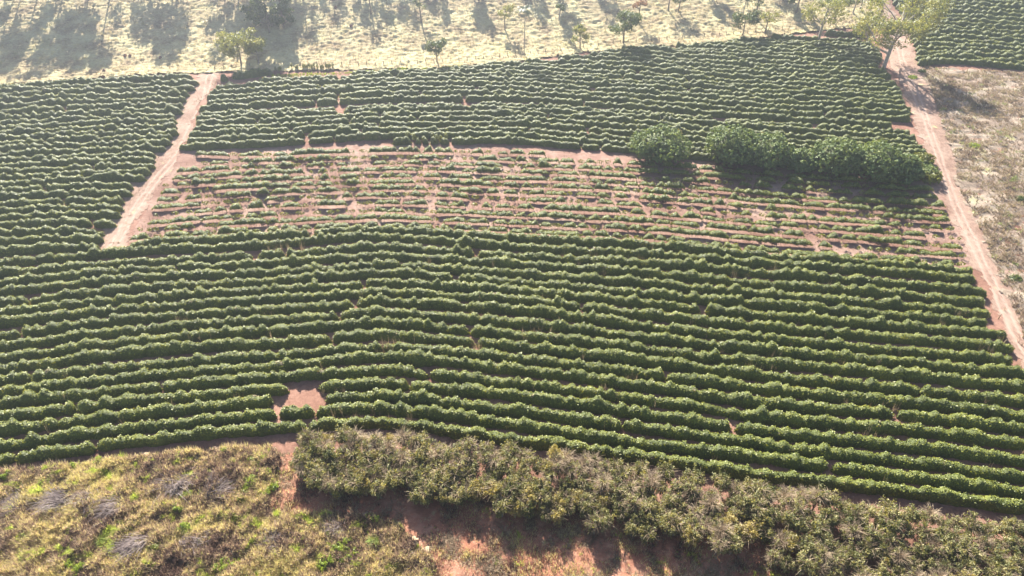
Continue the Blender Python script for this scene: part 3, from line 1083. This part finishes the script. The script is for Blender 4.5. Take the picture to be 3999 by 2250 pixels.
# bushes at the right end
for i, (X, top, base, hw, lab) in enumerate([(3610, 635, 700, 48, 'rounded pale coffee bush at the dirt road end of the mango row'),
                                             (3560, 660, 712, 40, 'dark rounded bush between the mango row and the dirt road'),
                                             (3620, 672, 722, 42, 'low rounded bush nearest the dirt road below the mango row'),
                                             (3600, 605, 655, 36, 'single rounded coffee bush above the mango row end')]):
    x, y = at_m(X, base - 18)
    ppm = F / math.dist((x, y, T(x, y)), CAM)
    R = hw / ppm
    root = thing('round_bush', 0, 0, lab, 'bush', world=(x, y))
    bl = [(0, 0, 1.3, R * .9, R * .8, 1.5)] + [(cos(a) * R * .5, sin(a) * R * .5, 1.6, R * .5, R * .5, 1.1) for a in np.arange(5) * 1.25]
    link('foliage', crown_mesh('foliage', bl, 2200, .22, M['mango' if i == 0 else 'hedgeleaf'], 80 + i, clump=.15), root)
    link('stem', mesh_from('stem', *tube([(0, 0, 0), (0, 0, 1.5)], [.12, .08]), mats=[M['bark']]), root)

# pasture and roadside trees (photo px of base, height m)
TR = [
    (945, 256, 8.6, 4.8, 'pale leafy tree left of the dark tall trees at pasture edge', 'pale', 'bark', 4600, 9, (0, 0)),
    (1012, 250, 8.5, 3.0, 'pale drooping tree right beside the pale leafy tree by the fence', 'pale', 'bark', 1800, 6, (0, 0)),
    (1706, 244, 7.0, 2.4, 'small sparse green tree on the fence line left of the palm', 'green', 'bark', 1300, 6, (0, 0)),
    (2264, 188, 7.0, 2.2, 'small yellow-green tree on the fence line right of the palm', 'pale', 'bark', 1100, 7, (0, 0)),
    (2433, 174, 11.0, 4.0, 'full round tree on a straight trunk at the fence mid pasture', 'green', 'bark', 3800, 9, (0, 0)),
    (2493, 88, 8.5, 2.2, 'thin reddish tree standing behind the full round tree', 'red', 'bark', 700, 5, (0, 0)),
    (2185, 82, 9.0, 1.4, 'thin dry tree up the pasture between the two sparse fence trees', 'green', 'barkpale', 500, 5, (0, 0)),
    (2900, 142, 7.5, 3.6, 'dark umbrella shaped tree below the second palm', 'green', 'bark', 2200, 6, (-.5, 0)),
    (2984, 134, 8.0, 2.8, 'pale grey leaning tree right of the second palm', 'pale', 'bark', 900, 7, (.7, 0)),
    (2948, 74, 10.0, 1.6, 'tall thin tree near the top edge behind the second palm', 'green', 'bark', 450, 5, (0, 0)),
    (3110, 52, 9.0, 3.0, 'dark trunked tree at the top edge left of the tall grey tree', 'green', 'bark', 1500, 6, (0, 0)),
    (3194, 165, 14.5, 5.4, 'tall grey open crowned tree growing out of the upper coffee rows', 'pale', 'barkpale', 3000, 10, (.5, 0)),
    (3253, 94, 10.0, 4.2, 'dark open tree right of the tall grey tree behind the fence', 'green', 'bark', 1700, 8, (.5, 0)),
    (3330, 56, 9.0, 1.0, 'bare pale tree trunk near the top edge by the road', 'pale', 'barkpale', 160, 4, (0, 0)),
    (3357, 42, 7.5, 3.0, 'small dark spreading tree at the top edge by the road', 'green', 'bark', 1000, 7, (0, 0)),
    (1450, 60, 9.0, 1.5, 'thin dry tree leftmost of those high on the open pasture', 'green', 'bark', 500, 5, (0, 0)),
    (1645, 90, 9.0, 1.7, 'thin tree up the pasture above the small green fence tree', 'green', 'bark', 560, 5, (0, 0)),
    (1972, 118, 8.0, 2.4, 'sparse pale tree just left behind the tall palm', 'pale', 'bark', 900, 6, (0, 0)),
    (2610, 42, 9.0, 3.2, 'reddish spreading tree at top edge right of the thin reddish tree', 'red', 'bark', 900, 7, (0, 0)),
    (2650, 48, 8.0, 2.6, 'green spreading tree at top edge beside the reddish one', 'green', 'bark', 1000, 7, (0, 0)),
]
for i, (X, Y, h, sp, lab, mt, bk, n, nb, ln) in enumerate(TR):
    tree(X, Y, h * 1.25, sp * 1.25, lab, mt, bk, int(n * 1.7), .23 if n > 1000 else .2, nb, 300 + i, ln, fork=.42 if h > 7.2 else .3, tip=.42)
# big sprawling tree at the right road
tree(3452, 262, 24.0, 14.0, 'largest open crowned tree with pale forked trunk leaning over the dirt road', 'pale', 'barkpale', 15000, .27, 17, 777,
     (2.2, 1.0), .22, .24, r0=.75, clump=.42)

# tall dense trees left
for i, (X, Y, h, sp, lab) in enumerate([(1000, 100, 22, 3.6, 'tall dark leafy tree, left of the group at the top edge'),
                                        (1055, 130, 23, 4.2, 'tall dark leafy tree, middle of the group at the top edge'),
                                        (1110, 110, 22, 3.6, 'tall dark leafy tree, right of the group at the top edge')]):
    tree(X, Y, h, sp, lab, 'green', 'bark', 4800, .34, 16, 820 + i, (0, 0), .08, .36, r0=.35, clump=.4, group='tall trees at the top of the pasture')
# woodland uphill whose shade falls on the pasture
_w = [(-285, 292, 27), (-262, 300, 30), (-240, 290, 28), (-222, 305, 31)]
k = 0
r = np.random.default_rng(9)
for X in list(np.arange(-900, 1150, 88)):
    for row in (0, 1):
        if row and r.random() < .35:
            continue
        XX = X + r.uniform(-28, 28)
        Yp = -30 - 35 * row + r.uniform(-25, 25)
        if (470 < XX < 620 or 720 < XX < 960) and row == 0:
            continue
        hh = r.uniform(27, 34) - (7 if XX > 480 else 0)
        tree(XX, Yp, hh, 5.6, 'tall eucalyptus uphill beyond the pasture, %s from left' % nth(k), 'green', 'barkpale', 2600, .42, 13,
             1000 + k, (0, 0), .25, .36, r0=.35, clump=.5, name='eucalyptus_tree', group='eucalyptus uphill beyond the pasture')
        k += 1
for X, Y, h, sp in [(1480, -40, 14, 4), (1560, -70, 15, 4), (1400, -30, 11, 3.5), (1690, -45, 13, 4), (1860, -25, 15, 2.6), (1830, -60, 17, 3), (2060, -50, 12, 4), (2170, -20, 12, 3.2),
                    (2330, -60, 12, 4), (2760, -30, 11, 4), (3020, -40, 12, 4), (1290, -60, 14, 4), (1180, -40, 18, 4.5)]:
    tree(X, Y, h, sp, 'tree uphill past the top edge of the pasture, casting the %s shade patch' % ORD[k % 30], 'green', 'bark', 1400, .34, 9, 1200 + k, (0, 0), .3, .36, clump=.4,
         group='trees uphill beyond the pasture')
    k += 1


# palms
def palm(X, Y, h, label, seed):
    root = thing('palm_tree', X, Y, label, 'palm tree')
    r = np.random.default_rng(seed)
    t = np.linspace(0, 1, 6)
    tr = np.stack([.25 * np.sin(t * 2), 0 * t, h * t], 1)
    link('trunk', mesh_from('trunk', *tube(tr, .2 - .06 * t, 7), mats=[M['barkpale']], smooth=True), root)
    top = tr[-1]
    base = None
    for i in range(17):
        a = i * 2.399 + r.uniform(-.2, .2)
        up = r.uniform(-.15, 1.25)
        ln = r.uniform(3.8, 4.8)
        s = np.linspace(0, 1, 9)
        rad = ln * s * cos(up * .7)
        z = ln * (sin(up) * s - (0.55 + .25 * cos(up)) * s ** 2)
        sp = top + np.stack([cos(a) * rad, sin(a) * rad, z], 1)
        sidev = np.array([-sin(a), cos(a), 0])
        V, Q = [], []
        o = 0
        rb = tube(sp, .04 * (1 - .7 * s), 3)
        V.append(rb[0]); Q.append(rb[1]); o += len(rb[0])
        for j in range(1, 9):
            for sg in (-1, 1):
                for f in (0, .5):
                    p = sp[j] * (1 - f) + sp[j - 1] * f
                    wl = .95 * sin(pi * min(.97, (s[j] - .06 * f) * .85 + .12))
                    tip = p + sidev * sg * wl + np.array([cos(a) * .3, sin(a) * .3, -.45 * wl])
                    dv = (sp[j] - sp[j - 1]) * .2
                    V.append(np.array([p - dv, p + dv, tip + dv * .4, tip - dv * .2]))
                    Q.append(np.arange(4)[None] + o)
                    o += 4
        link('frond', mesh_from('frond', np.vstack(V), np.vstack(Q), mats=[M['palm']]), root)


palm(2046, 214, 17.5, 'tallest palm with a thin straight trunk standing on the fence line', 1)
palm(2890, 110, 12.5, 'shorter palm rising behind the dark umbrella shaped tree', 2)

# ------------------------------------------------------------------ fence
FL = [(840, 272), (950, 262), (1140, 256), (1330, 258), (1470, 256), (1700, 246), (1850, 236), (2000, 222), (2110, 208), (2230, 192), (2335, 182), (2405, 170),
      (2495, 166), (2620, 158), (2760, 146), (2930, 131), (3010, 122), (3065, 118), (3165, 114), (3280, 103), (3330, 95), (3420, 90)]
root = thing('pasture_fence', FL[0][0], FL[0][1], 'wire fence on weathered wooden posts between the pasture and the coffee', 'fence')
wx, wy = at([p[0] for p in FL], [p[1] for p in FL])
P, s = crspline(np.stack([wx, wy], 1), 3.2)
ro = np.array(root.location)
pm = mesh_from('post', *tube([(0, 0, -.3), (0.02, 0, .8), (0.03, .02, 1.5)], [.16, .15, .12], 5), mats=[M['post']])
r = np.random.default_rng(5)
for p in P:
    o = link('post', pm, root, loc=(p[0] - ro[0], p[1] - ro[1], T(p[0], p[1]) - ro[2] + .1))
    o.rotation_euler = (r.normal() * .06, r.normal() * .08, r.uniform(0, 6))
    o.scale = (1, 1, r.uniform(.85, 1.15))
ws = []
for hgt in (.45, .85, 1.3):
    ws.append(tube(np.stack([P[:, 0], P[:, 1], T(P[:, 0], P[:, 1]) + hgt + .1], 1) - ro, .012, 3))
link('wire', mesh_from('wire', *merge(ws), mats=[M['post']]), root)

# ------------------------------------------------------------------ young coffee trees by the fence
yv = []
for i, (X, Y) in enumerate([(1078, 280), (1090, 281), (1097, 280), (1140, 268), (1158, 275), (1163, 274), (1186, 271), (1194, 272), (1202, 272), (1210, 271),
                            (1219, 272), (1228, 270), (1241, 272), (1255, 273), (1262, 272), (1276, 272), (1284, 271), (1290, 270), (1300, 268)]):
    root = thing('young_coffee', X, Y, 'slim upright coffee sapling, %s from left in the loose row by the pasture fence' % ORD[i], 'sapling', 'slim coffee saplings by the fence')
    hh = rng.uniform(1.8, 2.5)
    link('foliage', crown_mesh('foliage', [(0, 0, hh * .62, .42, .42, hh * .4)], 130, .16, M['hedgeleaf'], 600 + i, inner=.3), root)
    link('stem', mesh_from('stem', *tube([(0, 0, 0), (0, 0, hh * .8)], [.05, .03], 3), mats=[M['stem']]), root)
for i, X in enumerate([1590, 1618, 1655, 1690, 1706, 1722, 1742]):
    root = thing('young_coffee', X, 548 + 4 * (i % 3), 'slim upright coffee shrub, %s from left of those left unpruned above the thinned plot' % ORD[i], 'sapling', 'slim coffee shrubs above the thinned plot')
    hh = rng.uniform(2.0, 2.8)
    link('foliage', crown_mesh('foliage', [(0, 0, hh * .55, .6, .6, hh * .48)], 190, .18, M['hedgeleaf'], 650 + i, inner=.3), root)
    link('stem', mesh_from('stem', *tube([(0, 0, 0), (0, 0, hh * .8)], [.05, .03], 3), mats=[M['stem']]), root)

# ------------------------------------------------------------------ belt of tall leafy clumps
def belt_variant(kind, seed):
    r = np.random.default_rng(seed)
    stems, tips = [], []
    H = 6.4
    for i in range(9):
        a = i * 2.399 + r.uniform(-.3, .3)
        sp = r.uniform(.35, 1.75)
        hh = H * r.uniform(.72, 1.05) * (1 - .1 * sp)
        t = np.linspace(0, 1, 5)
        p = np.stack([cos(a) * sp * t ** 1.5, sin(a) * sp * t ** 1.5, hh * t], 1)
        stems.append(tube(p, .06 * (1 - .7 * t) + .01, 3))
        tips += [p[-1], p[-2], p[-2] * .6 + p[-1] * .4]
    bl = []
    for tp in tips:
        s_ = r.uniform(.5, .85)
        bl.append((tp[0], tp[1], tp[2] - r.uniform(0, .5), s_, s_, s_ * 1.15))
    for i in range(7):
        a = r.uniform(0, 6.28)
        bl.append((cos(a) * 1.0, sin(a) * 1.0, H * r.uniform(.3, .6), .55, .55, .75))
    nl = {'g': 1500, 'd': 620, 'y': 1300}[kind]
    lm = M['belty'] if kind == 'y' else M['beltg']
    cr = crown_mesh('foliage', bl, nl, .27, lm, seed, inner=.3, clump=.2, jit=.8, aspect=.42)
    # dry strands: long thin arching blades
    ns = {'g': 80, 'd': 330, 'y': 80}[kind]
    V, Q = [], []
    for i in range(ns):
        a = r.uniform(0, 2 * pi)
        el = r.uniform(.5, 1.35)
        L_ = r.uniform(1.4, 3.0)
        p0 = np.array([cos(a) * .3, sin(a) * .3, H * r.uniform(.45, .75)]) + r.normal(size=3) * .3
        s_ = np.linspace(0, 1, 4)
        rad = L_ * s_ * cos(el)
        z = L_ * (sin(el) * s_ - .45 * s_ ** 2)
        P = p0 + np.stack([cos(a) * rad, sin(a) * rad, z], 1)
        sd = np.array([-sin(a), cos(a), 0]) * .045
        wv = (1 - .8 * s_)[:, None]
        VV = np.concatenate([P - sd * wv, P + sd * wv])
        o = 8 * i
        V.append(VV)
        Q += [[o + j, o + j + 1, o + j + 5, o + j + 4] for j in range(3)]
    dr = mesh_from('dry_strands', np.vstack(V), np.array(Q), mats=[M['dry']])
    st = mesh_from('stem', *merge(stems), mats=[M['bark']])
    return cr, dr, st


BV = {'g': [belt_variant('g', 31 + i) for i in range(4)], 'd': [belt_variant('d', 51 + i) for i in range(3)], 'y': [belt_variant('y', 71 + i) for i in range(2)]}
# lower (foot) line of the top row and of the bottom row, photo px
BT = [(1200, 1752), (1500, 1766), (2000, 1812), (2400, 1868), (2900, 1952), (3300, 2025), (3700, 2085), (4150, 2140)]
BB = [(1192, 1920), (1500, 1955), (2000, 2020), (2400, 2095), (2900, 2190), (3300, 2290), (3700, 2380), (4150, 2470)]
r = np.random.default_rng(12)
nb_ = 0
tone = {'g': 'green leafy', 'd': 'greyish dry-leaved', 'y': 'yellowing leafy'}
for row in range(6):
    t = row / 5
    tx = np.array([p[0] * (1 - t) + b[0] * t for p, b in zip(BT, BB)])
    ty = np.array([p[1] * (1 - t) + b[1] * t for p, b in zip(BT, BB)])
    wx, wy = at(tx, ty)
    P, s = crspline(np.stack([wx, wy], 1), 2.3)
    npos = 0
    for j, p in enumerate(P):
        if r.random() < (.04 if row < 5 else .25):
            continue
        x = p[0] + r.uniform(-.7, .7)
        y = p[1] + r.uniform(-.6, .6)
        f = j / len(P)
        dn = noise(np.array([x / 9]), np.array([y / 9]), seed=81)[0]
        pd = (.42 if row < 2 else .2) + .25 * dn
        py_ = (.03 + .07 * (row >= 3) * (f > .3) + .06 * (f > .6)) + .1 * dn
        u = r.random()
        kind = 'd' if u < pd else ('y' if u < pd + py_ else 'g')
        cr, dr, st = BV[kind][r.integers(len(BV[kind]))]
        along = 'left end' if f < .2 else ('left centre' if f < .4 else ('centre' if f < .6 else ('right centre' if f < .8 else 'right end')))
        root = thing('tall_shrub', 0, 0, '%s tall shrub, %s from left in the %s row of the bottom belt' % (tone[kind], nth(npos), ORD[row]), 'shrub',
                     'tall shrubs in the bottom belt', rz=r.uniform(0, 6.28), sc=r.uniform(.66, .96), world=(x, y))
        link('foliage', cr, root)
        link('dry_strands', dr, root)
        link('stem', st, root)
        nb_ += 1
        npos += 1
print('belt', nb_)

# ------------------------------------------------------------------ grasses (stuff)
def grass(name, W, n, blades, hgt, wid, mat, seed, label, cat, mask=None, clumpy=None, disp=None, splay=.8):
    r = np.random.default_rng(seed)
    x0, y0 = W.min(0)
    x1, y1 = W.max(0)
    x = r.uniform(x0, x1, n * 3)
    y = r.uniform(y0, y1, n * 3)
    k = inside(W, x, y)
    px_, py_ = pix(x, y, T(x, y))
    k &= (px_ > -120) & (px_ < 4120) & (py_ < 2330) & (py_ > -60)
    if mask is not None:
        k &= mask(x, y, r)
    x, y = x[k][:n], y[k][:n]
    n = len(x)
    z = T(x, y) + (disp(x, y) if disp is not None else 0)
    hh = hgt * (0.55 + 0.9 * np.clip(.5 + .5 * noise(x / 2.6, y / 2.6, seed=seed), 0, 1)) * r.uniform(.6, 1.3, n)
    if clumpy is not None:
        hh = hh * clumpy(x, y)
    a = r.uniform(0, 2 * pi, (n, blades))
    sp = r.uniform(.1, splay, (n, blades)) * hh[:, None]
    bx = x[:, None] + np.cos(a) * .06 * hgt
    by = y[:, None] + np.sin(a) * .06 * hgt
    tx = x[:, None] + np.cos(a) * sp
    ty = y[:, None] + np.sin(a) * sp
    tz = z[:, None] + hh[:, None] * r.uniform(.6, 1.1, (n, blades))
    w2 = wid
    sx, sy = -np.sin(a) * w2, np.cos(a) * w2
    B0 = np.stack([bx - sx, by - sy, np.broadcast_to(z[:, None], bx.shape) - .05], -1)
    B1 = np.stack([bx + sx, by + sy, np.broadcast_to(z[:, None], bx.shape) - .05], -1)
    Tp = np.stack([tx, ty, tz], -1)
    V = np.stack([B0, B1, Tp], 2).reshape(-1, 3)
    me = mesh_from(name, V, None, np.arange(len(V)).reshape(-1, 3), mats=[mat])
    return tag(link(name, me), label, cat, kind='stuff')


grass('tall_grass', ROUGHW, 34000, 7, .95, .075, M['grassA'], 91, 'tangled tan and yellow-green grass at the bottom left', 'grass',
      disp=rough_z, splay=1.0)
grass('weeds', WEEDYW, 24000, 5, .75, .09, M['grassB'], 92, 'dry and green weeds covering the field right of the dirt road', 'weeds',
      mask=lambda x, y, r: noise(x / 4, y / 2.5, seed=93) + r.normal(size=len(x)) * .25 > -.35,
      disp=lambda x, y: .15 + 0.22 * noise(x / 3.0, y / 1.5, seed=51), splay=1.0)
grass('clay_grass', CLAYW, 9000, 6, .8, .07, M['grassA'], 94, 'patchy green and straw grass on the red clay below the belt', 'grass',
      mask=lambda x, y, r: noise(x / 5, y / 5, seed=95) + r.normal(size=len(x)) * .25 > -.05)
grass('clay_straw', CLAYW, 7000, 7, .55, .06, M['dry'], 194, 'dry straw lying in patches on the red clay below the belt', 'straw',
      mask=lambda x, y, r: noise(x / 3.5, y / 3, seed=195) + r.normal(size=len(x)) * .25 > .2, disp=lambda x, y: .15 + 0 * x, splay=2.2)
for nm, W_, sd_ in (('farm_road_weeds', LRW, 301), ('dirt_road_weeds', RRW, 302)):
    grass(nm, W_, 1500, 5, .3, .06, M['grassB'], sd_, 'low dry weeds scattered over the %s' % nm.replace('_weeds', '').replace('_', ' '), 'weeds',
          mask=lambda x, y, r: noise(x / 2.5, y / 2.5, seed=sd_) > .25)
NEARW = world_poly([(-150, 1000), (1000, 930), (2000, 930), (3800, 1050), (4150, 1500), (4150, 1990), (3000, 1850), (2000, 1700), (1200, 1640), (-150, 1800)])
grass('row_weeds', NEARW, 2600, 7, 2.3, .05, M['dry'], 303, 'pale dry weeds standing in weak spots between the coffee rows', 'weeds',
      mask=lambda x, y, r: noise(x / 7, y / 2.2, seed=304) > .52, splay=.35)
grass('pasture_tussocks', PASTW, 20000, 4, .42, .10, M['grassC'], 96, 'low pale tussocks all over the sunlit pasture', 'grass', disp=lambda x, y: terracette(x, y), splay=1.2)
VERGE = world_poly([(1060, 292), (1350, 282), (1700, 262), (1950, 244), (2100, 228), (2000, 246), (1700, 270), (1350, 290), (1060, 306)])
grass('verge_grass', VERGE, 2500, 6, .6, .1, M['verge'], 97, 'bright green grass strip between fence and top coffee rows', 'grass')
PL2 = world_poly(PLOT)
grass('plot_weeds', PL2, 2500, 4, .35, .08, M['grassB'], 98, 'sparse low weeds on the soil of the thinned plot', 'weeds',
      mask=lambda x, y, r: noise(x / 6, y / 3, seed=99) + r.normal(size=len(x)) * .2 > .15)

# ------------------------------------------------------------------ dead fronds, tussocks, fallen branches at the bottom left
def strands(n, L0, L1, el0, el1, width, seed, a0=0, a1=2 * pi, droop=.5, spread=.25):
    r = np.random.default_rng(seed)
    V, Q = [], []
    for i in range(n):
        a = r.uniform(a0, a1)
        el = r.uniform(el0, el1)
        L_ = r.uniform(L0, L1)
        p0 = np.array([r.normal() * spread, r.normal() * spread, .1])
        s_ = np.linspace(0, 1, 5)
        rad = L_ * s_ * cos(el)
        z = L_ * (sin(el) * s_ - droop * s_ ** 2)
        P = p0 + np.stack([cos(a) * rad, sin(a) * rad, np.maximum(z, .05 + SL * sin(a) * rad * 1.0)], 1)
        sd = np.array([-sin(a), cos(a), 0]) * width
        wv = (1 - .75 * s_)[:, None]
        V.append(np.concatenate([P - sd * wv, P + sd * wv]))
        o = 10 * i
        Q += [[o + j, o + j + 1, o + j + 6, o + j + 5] for j in range(4)]
    return np.vstack(V), np.array(Q)


for i, (X, Y, L_, a0, a1, lab) in enumerate([
    (700, 1895, 3.6, 3.3, 6.1, 'large drooping fan of dead grey fronds in the rough grass'),
    (830, 1935, 3.6, .2, 1.4, 'dark grey dead fronds leaning right of the large frond fan'),
    (345, 1940, 2.8, 3.9, 5.2, 'dead grey fronds hanging in the middle left of the grass'),
    (250, 1960, 4.2, 2.8, 3.8, 'long flattened heap of grey dead fronds at the left'),
    (80, 1985, 2.6, 2.6, 3.6, 'small heap of purplish dead fronds at the left edge'),
    (540, 2135, 3.6, 3.4, 4.3, 'pale dead fronds lying toward the bottom of the grass'),
    (745, 2120, 2.4, 5.6, 6.6, 'small grey fan of dead fronds right of the bright tussock'),
    (1080, 2120, 2.4, 1.6, 3.2, 'bleached dead fronds lying near the red clay'),
    (1330, 2060, 2.4, 3.4, 4.4, 'broken brown frond heap in the shade of the belt'),
    (450, 1985, 3.0, 3.3, 4.4, 'brown grey frond litter below the hanging fronds')]):
    root = thing('dead_fronds', X, Y, lab, 'dead fronds')
    link('frond', mesh_from('frond', *strands(230, L_ * .4, L_ * 1.3, .05, 1.0, .05, 400 + i, a0 - .5, a1 + .5, .35, .9), mats=[M['litter']]), root, loc=(0, 0, .7))
    link('stalk', mesh_from('stalk', *tube([(0, 0, 0), (0, .1, 1.0), (.1, 0, 1.5)], [.12, .1, .06], 5), mats=[M['bark']]), root)
for i, (X, Y, mt, lab) in enumerate([(400, 2115, 'verge', 'bright yellow-green fountain tussock in the middle of the rough grass'),
                                     (1283, 2030, 'dry', 'straw coloured dead bush standing in the shade left of the belt'),
                                     (100, 2110, 'verge', 'green tussock near the bottom left corner'),
                                     (1460, 2120, 'verge', 'small green tussock left of the fallen branch')]):
    root = thing('grass_tussock', X, Y, lab, 'tussock')
    link('blades', mesh_from('blades', *strands(260, 1.3, 2.3, .6, 1.4, .04, 430 + i, 0, 2 * pi, .5, .2), mats=[M[mt]]), root, loc=(0, 0, .3))
for i, (X, Y, s_, lab) in enumerate([
    (1015, 1800, 1.5, 'bright green bush at the top corner of the grass beside the red path'),
    (1048, 1850, 1.2, 'bright leafy bush on the left bank of the red path, higher one'),
    (1062, 1925, 1.1, 'leafy bush on the left bank of the red path, lower one'),
    (985, 1880, 1.3, 'rounded yellow-green bush left of the red path bushes'),
    (960, 1950, 1.1, 'dark green bush under the bright bushes left of the red path'),
    (880, 1770, .8, 'small upright green weed clump on the track edge, right'),
    (700, 1795, .8, 'pale green broad-leaved weed on the track edge, centre'),
    (385, 1812, .8, 'green broad-leaved weed on the track edge above the hanging fronds'),
    (290, 1830, .6, 'small green weed on the track edge toward the left'),
    (40, 1865, .9, 'green weed clump at the left end of the track edge'),
    (190, 1890, 1.3, 'bright yellow-green low patch in the upper left of the grass'),
    (700, 1995, 1.0, 'vivid green small bush just under the large frond fan'),
    (640, 2000, .8, 'dark upright stump-like shrub below the large frond fan'),
    (120, 2105, 1.2, 'green low bush near the bottom left corner'),
    (480, 2080, 1.2, 'dark green bush right of the bottom left straw'),
    (730, 2060, 1.5, 'wide yellow-green patch in the lower middle of the grass'),
    (610, 2150, 1.0, 'dark green bush beside the lying pale fronds'),
    (300, 2230, 1.3, 'yellow-green bush at the bottom edge, left'),
    (880, 2220, 1.3, 'yellow-green bush at the bottom edge, middle'),
    (1350, 2175, 1.6, 'yellow-green leafy bush at the bottom edge left of the fallen branch'),
    (1280, 2205, 1.4, 'wide bright bush at the bottom edge below the straw bush'),
    (1330, 2140, 1.2, 'green bush in the shade edge above the bright bottom bushes'),
    (1465, 2035, 1.0, 'pale green bush at the top of the shade below the belt')]):
    root = thing('leafy_bush', X, Y, lab, 'bush')
    dark = 'dark' in lab
    r = np.random.default_rng(700 + i)
    bl = [(r.normal() * s_ * .5, r.normal() * s_ * .4, .45 + r.uniform(0, .3), s_ * r.uniform(.4, .7), s_ * r.uniform(.4, .6), r.uniform(.4, .75)) for _ in range(5)]
    link('foliage', crown_mesh('foliage', bl, int(520 * s_), .13, M['hedgeleaf' if dark else 'verge'], 700 + i, inner=.3, jit=.9, clump=.12), root, loc=(0, 0, .3))
# fallen branch
x0, y0 = at_m(1553, 2130)
root = thing('fallen_branch', 0, 0, 'long bleached fallen branch lying on the grass beside the red clay', 'branch', world=(x0, y0))
x1, y1 = at_m(1668, 2235)
e = np.array([x1 - x0, y1 - y0, T(x1, y1) - T(x0, y0)])
parts = [tube([(0, 0, .8), e * .5 + [0, 0, .9], e + [0, 0, .5]], [.07, .12, .2], 6)]
r = np.random.default_rng(3)
for i in range(22):
    f = r.uniform(.15, .95)
    p = e * f + [0, 0, .8]
    d = -e / np.linalg.norm(e) * r.uniform(1, 3.0) + r.normal(size=3) * [.8, .8, .35]
    parts.append(tube([p, p + d * .5 + r.normal(size=3) * .1, p + d], [.05, .035, .012], 3))
link('limb', mesh_from('limb', *merge(parts), mats=[M['dead']]), root)
# short stubs and dead twigs
for i, (X, Y) in enumerate([(1220, 2100), (150, 1945), (905, 1905)]):
    root = thing('dead_twigs', X, Y, ['tangle of pale dead twigs in the shade left of the belt', 'tangle of pale twigs at the left end of the frond litter',
                                      'pale dead twigs sticking up right of the large frond fan'][i], 'twigs')
    pt = []
    for j in range(16):
        d = r.normal(size=3) * [1.1, .7, .3]
        d[2] = abs(d[2]) + .1
        pt.append(tube([(0, 0, .4), d * .5 + [0, 0, .4], d + [0, 0, .4]], [.05, .035, .012], 3))
    link('twig', mesh_from('twig', *merge(pt), mats=[M['dead']]), root)
# yellow patch and mounds on the weedy field
for i, (X, Y, s_, mt, lab) in enumerate([(3800, 572, 2.0, 'verge', 'bright yellow-green clump in the weedy field beside the road'),
                                         (3563, 305, 1.6, 'verge', 'yellow-green clump on the road shoulder below the big tree'),
                                         (3600, 282, 1.4, 'green', 'green weed clump under the corner of the far hedge'),
                                         (3960, 1090, 1.8, 'green', 'grey-green low shrub in the bare part of the weedy field'),
                                         (3985, 780, 1.5, 'green', 'dark low shrub at the right edge of the weedy field')]):
    root = thing('weed_clump', X, Y, lab, 'weed clump')
    link('foliage', crown_mesh('foliage', [(0, 0, .4, s_, s_ * .8, .6), (s_ * .5, .3, .3, s_ * .6, s_ * .6, .5)], 420, .2, M[mt], 460 + i, inner=.3), root)
for i, (X, Y) in enumerate([(510, 224), (492, 224), (408, 284), (628, 232), (1372, 108), (1312, 35)]):
    root = link('termite_mound', None, loc=(0, 0, 0))
    x, y = at_m(X, Y)
    root.location = (x, y, T(x, y) + .2)
    tag(root, ['tallest reddish termite mound in the open pasture', 'low mound just left of the tallest termite mound',
               'termite mound at the pasture edge above the left coffee rows', 'low dark mound left of the pale leafy tree',
               'termite mound on the upper bright pasture', 'termite mound near the top edge right of the dark trees'][i], 'mound')
    nzv = []
    for a in range(7):
        z = a / 6
        rr = (1 - z ** 1.6) ** .6 * .75 + .02
        for b in range(9):
            th = b * 2 * pi / 9
            rj = rr * (1 + .18 * math.sin(b * 2.3 + a + i))
            nzv.append((rj * cos(th), rj * sin(th), z * 1.4 - .2))
    id_ = np.arange(63).reshape(7, 9)
    n2 = np.roll(id_, -1, 1)
    Qm = np.stack([id_[:-1], n2[:-1], n2[1:], id_[1:]], -1).reshape(-1, 4)
    link('earth', mesh_from('earth', nzv, Qm, mats=[M['soil']], smooth=True), root)

# ------------------------------------------------------------------ haze
m, n, out = newmat('air')
pv = N(n, 'ShaderNodeVolumePrincipled')
pv.inputs['Color'].default_value = (0.80, 0.86, 1.0, 1)
pv.inputs['Density'].default_value = 0.00045
pv.inputs['Anisotropy'].default_value = 0.78
n.links.new(pv.outputs[0], out.inputs['Volume'])
x0, x1, y0, y1, z0, z1 = -440, 440, -185, 445, -30, 175
V = [(x, y, z) for z in (z0, z1) for y in (y0, y1) for x in (x0, x1)]
Q = [(0, 2, 3, 1), (4, 5, 7, 6), (0, 1, 5, 4), (2, 6, 7, 3), (0, 4, 6, 2), (1, 3, 7, 5)]
tag(link('haze', mesh_from('haze', V, np.array(Q), mats=[m])), 'thin blue morning haze over the whole valley', 'haze', kind='stuff')
